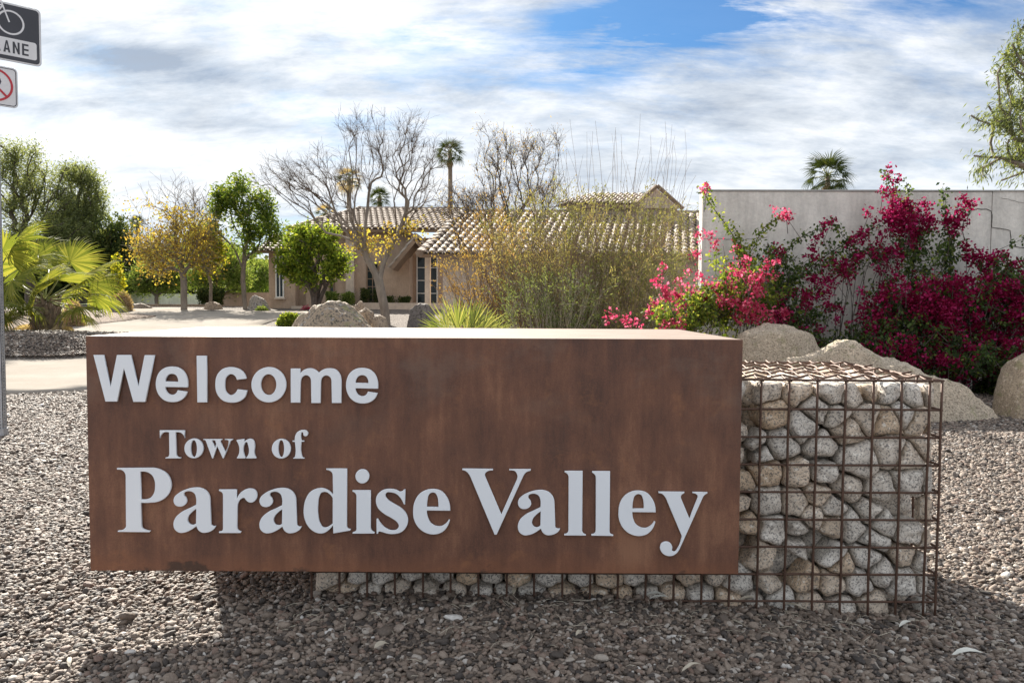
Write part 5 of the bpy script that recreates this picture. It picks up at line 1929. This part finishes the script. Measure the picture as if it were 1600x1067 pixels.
blade_clump(722, 8.6, [(715, 515, 0, .44, 92, 11, 70), (700, 518, -.1, .40, 128, 12, 90), (736, 515, .1, .44, 62, 11, 60), (690, 520, .1, .34, 158, 10, 60), (752, 518, -.1, .36, 38, 10, 70),
                       (712, 520, .3, .46, 105, 12, 100), (728, 521, .3, .48, 70, 12, 80)],
            'clump of spiky yellow green fan blades behind the middle of the sign', 3)
blade_clump(768, 9.4, [(770, 520, 0, .30, 60, 10, 90), (782, 522, 0, .26, 30, 9, 60), (755, 520, .1, .30, 110, 9, 80)],
            'smaller low fan of blades to the right of the spiky clump', 4)

# ------------------------------------------------------------------ bougainvillea along the wall
def bougain(label, base_px, seed, lobes, canes, clusters, bract, nleaf_per, Y0=10.0, leafm=None, bf=1.7):
    """lobes: leafy masses (px,py,rpx,rpy,dy,weight); canes: pixel polylines; clusters: (px,py,r,n[,dy])"""
    rng = np.random.default_rng(seed)
    b = onground(base_px, Y0)
    t = empty('bougainvillea', b, label=label, cat='shrub', group='bougainvilleas against the white wall')
    s = Y0 / F_PX
    mb = MB(); LP = []; BP = []
    def L(px, py, Y): return Vector(rel(b, px, py, Y))
    # stems inside the mass
    for (px, py, rx, ry, dy, w) in lobes:
        n = int(4 + rx * ry * w / 420)
        for k in range(n):
            a = rng.uniform(0, 6.28); r = rng.random() ** .5
            q = L(px + math.cos(a) * rx * r, py + math.sin(a) * ry * r, Y0 + dy + rng.normal(0, .14))
            p0 = Vector((q.x * .45 + rng.normal(0, .1), rng.normal(0, .1), -0.05))
            m_ = p0.lerp(q, .55) + Vector((rng.normal(0, .08), rng.normal(0, .06), .12))
            path = [p0 * (1 - f) ** 2 + m_ * 2 * f * (1 - f) + q * f * f for f in np.linspace(0, 1, 6)]
            mb.tube(path, [.010 - .007 * f for f in np.linspace(0, 1, 6)], 3, cap=False)
        n = int(rx * ry * w * nleaf_per)
        ns = max(6, n // 26)
        # leafy sprays: short runs of leaves rather than an even fog
        A = np.array([[px, py]]) + (rng.normal(0, .48, (ns, 2)) * [[rx, ry]])
        for (ax, ay) in A:
            c0 = L(ax, ay, min(Y0 + dy + rng.normal(0, .16), YW - .10))
            d = Vector((rng.normal(0, .7), rng.normal(0, .5), rng.uniform(-.3, 1))).normalized()
            l = rng.uniform(.10, .28)
            c1 = c0 + d * l
            mb.tube([c0 - d * .15, c1], [.004, .002], 3, cap=False)
            f = rng.random((26, 1))
            P = np.array(c0)[None] * (1 - f) + np.array(c1)[None] * f + rng.normal(0, .030, (26, 3))
            LP.append(P)
    for cane in canes:
        dy = cane[0]; P = [L(px, py, Y0 + dy) for px, py in cane[1:]]
        for p in P: p.y = min(p.y, YW - .13 - b.y)
        fine = []
        for i in range(len(P) - 1):
            p0, p1, p2, p3 = P[max(i - 1, 0)], P[i], P[i + 1], P[min(i + 2, len(P) - 1)]
            for f in np.linspace(0, 1, 6)[:-1]:
                fine.append(0.5 * ((2 * p1) + (p2 - p0) * f + (2 * p0 - 5 * p1 + 4 * p2 - p3) * f * f + (3 * p1 - p0 - 3 * p2 + p3) * f ** 3))
        fine.append(P[-1])
        mb.tube(fine, [.008 - .005 * i / len(fine) for i in range(len(fine))], 4, cap=False)
        for i in range(len(fine) - 1):
            k = int(22 * (fine[i + 1] - fine[i]).length / .10)
            if k <= 0: continue
            f = rng.random((k, 1))
            LP.append(np.array(fine[i])[None] * (1 - f) + np.array(fine[i + 1])[None] * f + rng.normal(0, .034, (k, 3)))
    for cl in clusters:
        px, py, r, n = cl[:4]; n = int(n * bf); dy = cl[4] if len(cl) > 4 else 0.0
        # a cluster is several knots of bracts
        m_ = max(2, n // 22)
        kn = rng.normal(0, .5, (m_, 3)) * [[r * s, r * s * .55, r * s]]
        c0 = L(px, py, min(Y0 + dy, YW - .14))
        k = rng.integers(0, m_, n)
        P = np.array(c0)[None] + kn[k] + rng.normal(0, .032, (n, 3))
        P[:, 1] = np.minimum(P[:, 1], YW - .06 - b.y)
        BP.append(P)
        # flowering shoot that carries it
        base = c0 - Vector((rng.normal(0, .1), 0, .28))
        mb.tube([base, c0], [.005, .003], 3, cap=False)
    mb.build('stems', M_bark_dark, t)
    LP = np.concatenate(LP); BP = np.concatenate(BP)
    LP[:, 1] = np.minimum(LP[:, 1], YW - .05 - b.y)
    V, F, r = leaf_cloud(LP, .046, .66, rng, droop=.25, curl=.1)
    link('foliage', np_mesh('foliage', V, F, 4, leafm or L_boug, False, r), t)
    V, F, r = leaf_cloud(BP, .036, .9, rng, curl=-.15)
    link('flowers', np_mesh('flowers', V, F, 4, bract, False, r), t)
    return t


RNG0 = np.random.default_rng(77)
def sprinkle(n, x0, x1, y0, y1, r0, r1, n0, n1, dy=0.0, poly=None):
    out = []
    while len(out) < n:
        x, y = RNG0.uniform(x0, x1), RNG0.uniform(y0, y1)
        if poly is not None and not inpoly(np.array([x]), np.array([y]), poly)[0]: continue
        out.append((x, y, RNG0.uniform(r0, r1), int(RNG0.uniform(n0, n1)), dy + RNG0.uniform(-.25, .1)))
    return out


bougain('pink flowered bougainvillea spilling into the olive shrub left of the boulders', 1120, 1,
        [(1105, 490, 60, 40, -.5, 1.0), (1150, 470, 45, 45, -.4, 1.0), (1060, 505, 40, 22, -.8, .8), (1190, 480, 30, 50, -.2, .9), (1165, 420, 36, 34, 0, .35)],
        [(.1, (1130, 480), (1150, 430), (1175, 390), (1195, 355), (1225, 338)), (.1, (1150, 460), (1160, 400), (1140, 360), (1118, 330), (1100, 300), (1104, 290)), (.2, (1180, 460), (1165, 410), (1155, 370), (1145, 352))],
        sprinkle(34, 1020, 1200, 420, 512, 10, 18, 25, 70, -.7) + [(1182, 437, 18, 190, -.6), (1228, 330, 13, 90), (1230, 342, 9, 40), (1105, 296, 8, 30), (1090, 365, 12, 60, -.3), (1080, 395, 12, 40, -.5), (1040, 460, 14, 60, -.9),
                                                               (985, 495, 14, 70, -1), (1010, 480, 12, 50, -1), (960, 500, 10, 40, -1), (1055, 505, 16, 90, -1), (1130, 385, 14, 60), (1150, 395, 16, 80), (1212, 493, 12, 90, -.6), (1175, 478, 18, 110, -.7), (1090, 430, 14, 60, -.5)],
        L_bract2, 1.25, leafm=L_boug_lit, bf=1.05)
bougain('crimson bougainvillea arching over the bare white patch of the wall', 1300, 2,
        [(1220, 455, 34, 40, .05, .8), (1240, 505, 40, 48, -.1, .8), (1215, 415, 24, 30, .1, .5), (1290, 548, 70, 24, -.3, .7), (1290, 422, 60, 12, .15, .4), (1345, 408, 60, 16, .15, .4), (1430, 400, 24, 44, .15, .7), (1380, 400, 30, 20, .15, .4)],
        [(.1, (1210, 470), (1215, 420), (1235, 385), (1262, 365), (1290, 355)), (.15, (1250, 430), (1290, 400), (1340, 370), (1375, 350)), (.15, (1420, 450), (1430, 390), (1415, 340), (1400, 300), (1385, 275), (1375, 270)),
         (.15, (1425, 430), (1430, 370), (1420, 310), (1416, 285)), (.1, (1380, 400), (1350, 395), (1320, 372), (1300, 345)), (.15, (1250, 520), (1275, 495), (1300, 480), (1318, 468))],
        sprinkle(26, 1215, 1300, 450, 560, 8, 15, 12, 50, -.2) + sprinkle(18, 1290, 1400, 385, 430, 9, 16, 20, 50, .1) + sprinkle(16, 1390, 1460, 320, 370, 10, 18, 40, 90, .1) +
        [(1285, 440, 20, 160, 0), (1275, 445, 16, 110, 0), (1385, 272, 8, 30), (1400, 285, 8, 26), (1380, 300, 8, 30), (1395, 300, 8, 26), (1410, 325, 20, 150), (1440, 345, 20, 120), (1400, 345, 16, 90), (1375, 350, 18, 70), (1350, 365, 14, 60), (1330, 375, 14, 60), (1360, 330, 8, 20),
         (1278, 385, 14, 60), (1270, 400, 10, 40), (1280, 352, 8, 20), (1300, 345, 6, 16), (1300, 480, 9, 30), (1310, 500, 9, 25), (1215, 390, 16, 50), (1240, 500, 14, 50), (1260, 530, 16, 60)],
        L_bract, 0.95)
bougain('dense magenta bougainvillea filling the right end of the wall', 1500, 3,
        [(1480, 480, 80, 50, -.1, .9), (1400, 490, 60, 40, -.1, .9), (1560, 480, 60, 60, -.1, .9), (1450, 545, 90, 40, -.4, .9), (1560, 560, 60, 36, -.4, .8), (1620, 470, 60, 60, -.1, .8), (1380, 540, 50, 30, -.4, .8), (1480, 405, 20, 50, .15, .5), (1500, 570, 70, 20, -.6, .6), (1690, 480, 60, 90, -.2, .6)],
        [(.15, (1480, 450), (1485, 390), (1480, 350), (1475, 320), (1473, 292)), (.15, (1485, 400), (1490, 360), (1500, 335), (1515, 322)), (.1, (1560, 450), (1540, 420), (1515, 400), (1505, 385)), (.1, (1580, 450), (1575, 415), (1560, 405)), (.15, (1330, 560), (1345, 530), (1370, 515))],
        sprinkle(26, 1330, 1640, 530, 600, 9, 17, 20, 60, -.7) + sprinkle(170, 1350, 1640, 432, 600, 10, 20, 25, 90, -.3, [(1350, 480), (1400, 440), (1480, 425), (1560, 425), (1640, 440), (1640, 600), (1540, 598), (1350, 580)]) +
        [(1475, 487, 20, 300, -.6), (1480, 505, 14, 120, -.6), (1470, 478, 12, 100, -.6), (1488, 345, 13, 120), (1498, 352, 10, 60), (1485, 365, 9, 40), (1505, 322, 11, 40), (1515, 320, 8, 30), (1502, 311, 6, 14),
         (1525, 398, 16, 110), (1540, 410, 16, 110), (1510, 392, 12, 50), (1555, 402, 14, 60), (1570, 400, 8, 30), (1590, 420, 20, 100), (1570, 450, 26, 170), (1600, 480, 26, 150), (1540, 420, 14, 70), (1495, 440, 16, 90), (1390, 455, 14, 60), (1430, 440, 14, 50)],
        L_bract, 1.0)

# ------------------------------------------------------------------ small planting
def ball_shrub(kind, px, Y, px0, px1, ptop, mat, label, n, size, seed, flat=False, cat='shrub', group=None, twigs=60, asp=.6, bark=None):
    rng = np.random.default_rng(seed)
    b = onground(px, Y); s = Y / F_PX
    t = empty(kind, b, label=label, cat=cat, group=group)
    w = (px1 - px0) / 2 * s
    top = rel(b, px, ptop, Y)[2]; xc = rel(b, (px0 + px1) / 2, ptop, Y)[0]
    d = rng.normal(0, 1, (n, 3)); d /= np.linalg.norm(d, axis=1)[:, None]
    if flat: d = np.sign(d) * np.abs(d) ** .35; d /= np.abs(d).max(1)[:, None] ** .8
    d[:, 2] = np.abs(d[:, 2]) * 1.0
    r = rng.random(n)[:, None] ** .22
    bmp = np.array([1 + .16 * noise.noise(Vector(q) * 2.4 + Vector((seed, 0, 0))) for q in d])[:, None]
    P = d * r * bmp * [[w, w * .8, top]] + [[xc, 0, 0]]
    V, F, rr = leaf_cloud(P, size, asp, rng)
    link('foliage', np_mesh('foliage', V, F, 4, mat, False, rr), t)
    mb = MB()
    for k in range(twigs):
        q = Vector(P[rng.integers(0, n)]) * .95
        mb.tube([Vector((q.x * .2 + xc * .8, q.y * .2, 0)), q.lerp(Vector((xc, 0, 0)), .45) + Vector((0, 0, .05)), q], [.012, .008, .004], 3, cap=False)
    mb.build('stems', bark or M_bark_twig, t)
    return t


ball_shrub('hedge', 532, 34.2, 512, 551, 458, L_palo, 'clipped pale green hedge block beside the citrus trunk', 5200, .07, 1, True)
ball_shrub('hedge', 581, 35.2, 565, 597, 452, L_dark, 'dark clipped hedge under the brown window', 4200, .07, 2, True)
ball_shrub('hedge', 620, 35.2, 599, 640, 464, L_dark, 'low dark green hedge right of the bare tree trunk', 4200, .07, 3, True)
ball_shrub('hedge', 328, 39, 313, 345, 452, L_dark, 'rounded dark shrub beside the low tan wall', 4200, .10, 4, True)
ball_shrub('shrub', 193, 30.5, 176, 206, 457, L_straw, 'dry brown domed shrub right of the palm', 4200, .10, 5, asp=.25)
ball_shrub('shrub', 112, 22.5, 96, 132, 470, L_straw, 'dry twiggy shrub tucked under the palm fronds', 3000, .09, 6, asp=.2)
ball_shrub('shrub', 450, 23.5, 432, 474, 488, L_citrus, 'small bright green shrub left of the grey rock mound', 2600, .06, 7)
ball_shrub('shrub', 180, 34, 168, 196, 395, L_yelgrn, 'yellow leaved bush behind the palm tips', 900, .13, 8, bark=M_bark_grey)
ball_shrub('shrub', 155, 33, 140, 172, 425, L_yelgrn, 'yellow green bush behind the palm tips', 1000, .13, 9, bark=M_bark_grey)
ball_shrub('shrub', 408, 31.5, 398, 420, 478, L_palo, 'tiny green shrub at the foot of the grey rock by the house corner', 800, .05, 10)
ball_shrub('shrub', 478, 33.3, 470, 486, 477, L_bract2, 'tiny pink flowering plant by the planter wall', 160, .06, 11)
ball_shrub('shrub', 1590, 9.9, 1520, 1600, 588, L_boug, 'dark leafy fringe at the foot of the bougainvillea', 2200, .04, 12)


def far_wood():
    """tree belt that closes the horizon: uncountable"""
    rng = np.random.default_rng(8)
    P = []
    for k in range(520):
        a = rng.uniform(-1.25, 1.25)
        R = rng.uniform(78, 110)
        x, y = R * math.sin(a), R * math.cos(a)
        h = rng.uniform(3.0, 6.5); w = rng.uniform(2.5, 5)
        n = 150
        d = rng.normal(0, 1, (n, 3)); d /= np.linalg.norm(d, axis=1)[:, None]
        q = d * (rng.random((n, 1)) ** .4) * [[w, w, h / 2]] + [[x, y, .85 + h / 2]]
        P.append(q)
    P = np.concatenate(P)
    V, F, r = leaf_cloud(P, 1.1, .7, rng)
    link('distant_trees', np_mesh('distant_trees', V, F, 4, L_dark, False, r), kind='stuff', label='belt of distant dark green trees on the horizon', cat='trees')


far_wood()
lawn_m = plain('far_lawn_green', (0.13, 0.20, 0.045), 0.9, .2, 1.5, .3, .02)
poly_sheet('lawn', [Vector((-24, 42, 0)), Vector((-6, 42, 0)), Vector((-6, 74, 0)), Vector((-34, 74, 0))], lawn_m, 0.06, 2.5, kind='structure')

# ------------------------------------------------------------------ street sign post
M_galv = plain('galvanised_steel', (0.42, 0.44, 0.47), 0.45, 0.18, 14, 0.15, .001, 0.7)
M_signw = plain('white_sign_sheet', (0.72, 0.73, 0.76), 0.4, 0.04, 5, 0)
M_signk = plain('black_sign_paint', (0.045, 0.047, 0.060), 0.4, 0.1, 5, 0)
M_signr = plain('red_sign_paint', (0.50, 0.030, 0.045), 0.4, 0.06, 5, 0)
M_signb = plain('sign_back_metal', (0.40, 0.41, 0.43), 0.4, 0.1, 5, 0, metal=.7)


def rrect(x0, x1, z0, z1, r, n=5):
    out = []
    for cx, cz, a0 in ((x1 - r, z1 - r, 0), (x0 + r, z1 - r, 90), (x0 + r, z0 + r, 180), (x1 - r, z0 + r, 270)):
        for k in range(n + 1):
            a = math.radians(a0 + 90 * k / n)
            out.append((cx + r * math.cos(a), cz + r * math.sin(a)))
    return out


def circ(cx, cz, r, n=40):
    return [(cx + r * math.cos(2 * math.pi * k / n), cz + r * math.sin(2 * math.pi * k / n)) for k in range(n)]


def bar(x0, z0, x1, z1, w):
    d = Vector((x1 - x0, z1 - z0)).normalized() * w / 2
    return [(x0 - d.y, z0 + d.x), (x0 + d.y, z0 - d.x), (x1 + d.y, z1 - d.x), (x1 - d.y, z1 + d.x)]


POST_Y = 6.5
def street_signs():
    b = G(0, 686)
    b = Vector((U(3.5, 686, POST_Y).x, POST_Y, hz1(-4.1, POST_Y)))
    t = empty('sign_post', b, label='galvanised perforated steel post at the left edge of the picture', cat='post')
    H = 3.45; w = 0.026
    mb = MB()
    th = .003
    for k in range(4):
        rot = Matrix.Rotation(k * math.pi / 2, 3, 'Z')
        # a wall of the tube made of strips so that the round holes are real
        def q(x0, x1, z0, z1):
            vs = [rot @ Vector(p) for p in [(x0, -w, z0), (x1, -w, z0), (x1, -w, z1), (x0, -w, z1), (x0, -w + th, z0), (x1, -w + th, z0), (x1, -w + th, z1), (x0, -w + th, z1)]]
            mb.add(vs, [(0, 1, 2, 3), (5, 4, 7, 6), (0, 4, 5, 1), (3, 2, 6, 7), (1, 5, 6, 2), (4, 0, 3, 7)])
        q(-w, -.006, -.25, H); q(.006, w, -.25, H)
        z = -.25
        while z < H - .03:
            q(-.006, .006, z, z + .0134); z += .0254
    mb.build('post', M_galv, t)
    # anchor sleeve at the foot
    MB().box(-w - .007, w + .007, -w - .007, w + .007, -.3, .07).build('anchor_sleeve', M_galv, t)
    a = math.radians(45)
    ax = Vector((math.cos(a), math.sin(a), 0)); fn = Vector((math.sin(a), -math.cos(a), 0))
    Mx = Matrix((ax, -fn, Vector((0, 0, 1)))).transposed().to_4x4()
    def sign(name, z0, z1, hw, off, label, cat, build):
        st = empty(name, b + fn * off + Vector((0, 0, z0)), a, label=label, cat=cat, group='road signs on the steel post')
        h = z1 - z0
        me = outline_mesh('plate', [rrect(-hw, hw, 0, h, .035)], .003, M_signb, .0006)
        link('plate', me, st)
        build(st, hw, h)
        for z in (h * .12, h * .9):
            MB().tube([(0, -.0065, z), (0, -.012, z)], [.009, .007], 8).build('bolt', M_galv, st)
        return st
    def layer(st, name, cs, y, mat, dep=.0008):
        me = outline_mesh(name, cs, dep, mat, .0)
        o = link(name, me, st, (0, y, 0)); return o
    zt = U(30, 1, POST_Y).z - b.z; zb2 = U(4, 93, POST_Y).z - b.z
    def bike(st, hw, h):
        layer(st, 'white_border', [rrect(-hw + .004, hw - .004, .004, h - .004, .033)], -.0032, M_signw)
        layer(st, 'black_field', [rrect(-hw + .014, hw - .014, .014, h - .014, .028)], -.0042, M_signk)
        layer(st, 'legend_panel', [rrect(-hw + .035, hw - .035, .045, h * .40, .018)], -.0052, M_signw)
        # lettering
        base, ch = .068, h * .40 - .092
        x = -hw + .055
        cw, sw, gap = .050, .0150, .0165
        def G_(c, x):
            z0, z1, zm = base, base + ch, base + ch * .5
            x1 = x + cw
            B_ = lambda *q: bar(*q, sw)
            if c == 'I': return [[B_(x + sw / 2, z0, x + sw / 2, z1)], sw]
            if c == 'L': return [[B_(x + sw / 2, z0, x + sw / 2, z1), B_(x + sw, z0 + sw / 2, x1 - .004, z0 + sw / 2)], cw]
            if c == 'E': return [[B_(x + sw / 2, z0, x + sw / 2, z1)] + [B_(x + sw, z, x1 - .003, z) for z in (z0 + sw / 2, zm, z1 - sw / 2)], cw]
            if c == 'N': return [[B_(x + sw / 2, z0, x + sw / 2, z1), B_(x1 - sw / 2, z0, x1 - sw / 2, z1), [(x + sw * .9, z1), (x + sw * .9, z1 - sw * 2.2), (x1 - sw * .9, z0), (x1 - sw * .9, z0 + sw * 2.2)]], cw]
            if c == 'A': return [[[(x, z0), (x + sw, z0), (x + cw / 2 + .003, z1), (x + cw / 2 - .006, z1)], [(x1 - sw, z0), (x1, z0), (x + cw / 2 + .006, z1), (x + cw / 2 - .003, z1)], B_(x + sw, z0 + ch * .28, x1 - sw, z0 + ch * .28)], cw]
            if c == 'K': return [[B_(x + sw / 2, z0, x + sw / 2, z1), B_(x + sw, zm - .006, x1 - .006, z1 - .004), B_(x + sw * 1.3, zm + .002, x1 - .005, z0 + .004)], cw]
            if c == 'B': return [[B_(x + sw / 2, z0, x + sw / 2, z1), B_(x1 - sw * .7, z0 + .006, x1 - sw * .7, zm - .002), B_(x1 - sw * .8, zm + .004, x1 - sw * .8, z1 - .006)] + [B_(x + sw, z, x1 - sw * .8, z) for z in (z0 + sw / 2, zm, z1 - sw / 2)], cw]
        total = 0
        word = 'BIKE LANE'
        for c in word: total += (.022 if c == ' ' else (sw if c == 'I' else cw) + gap)
        x = -total / 2 + gap / 2
        for c in word:
            if c == ' ': x += .022; continue
            polys, ww = G_(c, x)
            mb = MB()
            for p in polys:
                k = len(p)
                A_ = sum(p[i][0] * p[(i + 1) % k][1] - p[(i + 1) % k][0] * p[i][1] for i in range(k))
                if A_ < 0: p = p[::-1]
                mb.add([(q[0], -.0071, q[1]) for q in p], [tuple(range(k))])
            mb.build('letter', M_signk, st)
            x += ww + gap
        # bicycle
        cz = h * .40 + .125; R = .098
        for cxw in (-.125, .125):
            layer(st, 'bicycle_wheel', [circ(cxw, cz, R), circ(cxw, cz, R - .014)], -.0052, M_signw)
        fr = [((-.115, cz), (-.06, cz + .115)), ((-.06, cz + .115), (.065, cz + .125)), ((-.115, cz), (-.01, cz)), ((-.01, cz), (-.065, cz + .15)), ((-.01, cz), (.07, cz + .12)), ((.115, cz), (.055, cz + .17))]
        mb = MB()
        for i, ((x0, z0), (x1, z1)) in enumerate(fr + [((-.095, cz + .152), (-.035, cz + .152)), ((.055, cz + .17), (.095, cz + .175))]):
            p = bar(x0, z0, x1, z1, .012)
            mb.add([(q[0], -.0061 - .0002 * i, q[1]) for q in p], [(0, 1, 2, 3)])
        mb.build('bicycle_frame', M_signw, st)
    sign('bike_lane_sign', zb2, zt, .343, .032, 'black road sign with white bicycle and LANE lettering', 'sign', bike)
    z1n = U(20, 103, POST_Y).z - b.z; z0n = U(14, 166, POST_Y).z - b.z
    def park(st, hw, h):
        layer(st, 'white_field', [rrect(-hw + .004, hw - .004, .004, h - .004, .03)], -.0032, M_signw)
        layer(st, 'black_border', [rrect(-hw + .010, hw - .010, .010, h - .010, .026), rrect(-hw + .016, hw - .016, .016, h - .016, .022)], -.0042, M_signk)
        cz = h * .52; R = hw * .80
        layer(st, 'letter', [[(-.045, cz - .07), (-.045, cz + .07), (.01, cz + .07), (.04, cz + .055), (.05, cz + .03), (.04, cz + .002), (.01, cz - .012), (-.015, cz - .012), (-.015, cz - .07)][::-1],
                             [(-.015, cz + .045), (.005, cz + .045), (.018, cz + .03), (.005, cz + .014), (-.015, cz + .014)]], -.0042, M_signk)
        layer(st, 'red_ring', [circ(0, cz, R), circ(0, cz, R - .017)], -.0052, M_signr)
        layer(st, 'red_slash', [bar(-R * .68, cz + R * .68, R * .68, cz - R * .68, .017)], -.0061, M_signr)
    sign('no_parking_sign', z0n, z1n, .165, .032, 'white no parking sign with red ring and slash below the bicycle sign', 'sign', park)


street_signs()

# ------------------------------------------------------------------ leaf litter
M_dry = plain('dry_leaf', (0.50, 0.45, 0.36), 0.7, .15, 20, .2, .002)
M_palel = plain('bleached_leaf', (0.68, 0.68, 0.62), 0.6, .1, 20, .2, .002)


def dry_leaf(px, py, L, w, rz, mat, label, seed, tilt=.2):
    rng = np.random.default_rng(seed)
    g = G(px, py)
    V = []; F = []
    n = 9
    for i in range(n + 1):
        f = i / n
        x = (f - .5) * L; ww = w * math.sin(math.pi * f ** .8) ** .8 * .5
        y0 = .12 * L * math.sin(f * 2.2)
        z = .012 + .10 * L * math.sin(f * 3.0) + rng.normal(0, .0006)
        V += [(x, y0 - ww, z + ww * .4), (x, y0, z), (x, y0 + ww, z + ww * .4)]
    for i in range(n):
        for k in (0, 1):
            a = i * 3 + k
            F.append((a, a + 1, a + 4, a + 3))
    me = bpy.data.meshes.new('fallen_leaf'); me.from_pydata(V, [], F); me.materials.append(mat)
    me.polygons.foreach_set('use_smooth', [True] * len(me.polygons)); me.update()
    o = link('fallen_leaf', me, loc=(g.x, g.y, g.z + .012), label=label, cat='leaf', group='dry leaves fallen on the gravel')
    o.rotation_euler = (tilt, rng.uniform(-.2, .2), rz)


dry_leaf(1024, 941, .085, .018, .05, M_palel, 'bleached twin leaf lying against the foot of the wire cage', 1)
dry_leaf(1030, 945, .075, .014, -.25, M_palel, 'narrow white leaf just below the bleached twin leaf', 8)
dry_leaf(1081, 1056, .085, .012, .5, M_dry, 'curled pale leaf near the bottom edge right of centre', 2)
dry_leaf(1512, 1034, .10, .022, -.1, M_palel, 'broad bleached leaf near the lower right corner', 3)
dry_leaf(596, 1021, .065, .022, .8, M_dry, 'folded pale leaf on the shaded gravel left of centre', 4)
dry_leaf(905, 1000, .05, .012, .9, M_dry, 'short straw coloured leaf on the shaded gravel below the sign', 5)
dry_leaf(37, 760, .11, .022, .35, M_dry, 'long dry leaf on the sunlit gravel at the left', 6)
dry_leaf(672, 932, .06, .013, .6, M_dry, 'thin dry leaf leaning by the cage bottom wire', 7)
dry_leaf(1168, 948, .09, .016, .2, M_dry, 'long tan leaf in front of the cage below the right end of the sign', 9)
dry_leaf(1240, 958, .08, .012, -.5, M_dry, 'thin curled leaf at the cage foot right of the sign', 10)
dry_leaf(1415, 986, .07, .014, .4, M_palel, 'pale leaf on the shaded gravel before the cage corner', 11)
dry_leaf(805, 932, .05, .016, 1.2, M_dry, 'small bent leaf under the middle of the sign', 12)
dry_leaf(110, 1045, .06, .014, 1.9, M_dry, 'small dry leaf in the lower left sunlit gravel', 13)
dry_leaf(1520, 790, .07, .016, .3, M_palel, 'pale leaf on the sunlit gravel right of the cage', 14)


def litter():
    """fine plant litter: bits of straw and twigs, uncountable"""
    rng = np.random.default_rng(12)
    mb = MB()
    for k in range(420):
        if k < 220:
            x = rng.uniform(-.8, 1.8); y = 2.86 - abs(rng.normal(0, .16))
        else:
            y = rng.uniform(2.2, 7); x = rng.uniform(-.7, .7) * y
        z = hz1(x, y) + rng.uniform(.008, .022)
        a = rng.uniform(0, 6.28); L = rng.uniform(.015, .07)
        d = Vector((math.cos(a), math.sin(a), rng.normal(0, .15))) * L
        p = Vector((x, y, z))
        mb.tube([p - d * .5, p + Vector((rng.normal(0, .004), rng.normal(0, .004), .003)), p + d * .5], [.0007, .0012, .0005], 3, cap=False)
    mb.build('plant_litter', M_dry, None, kind='stuff', label='straw and twig litter scattered on the gravel', cat='litter')


litter()
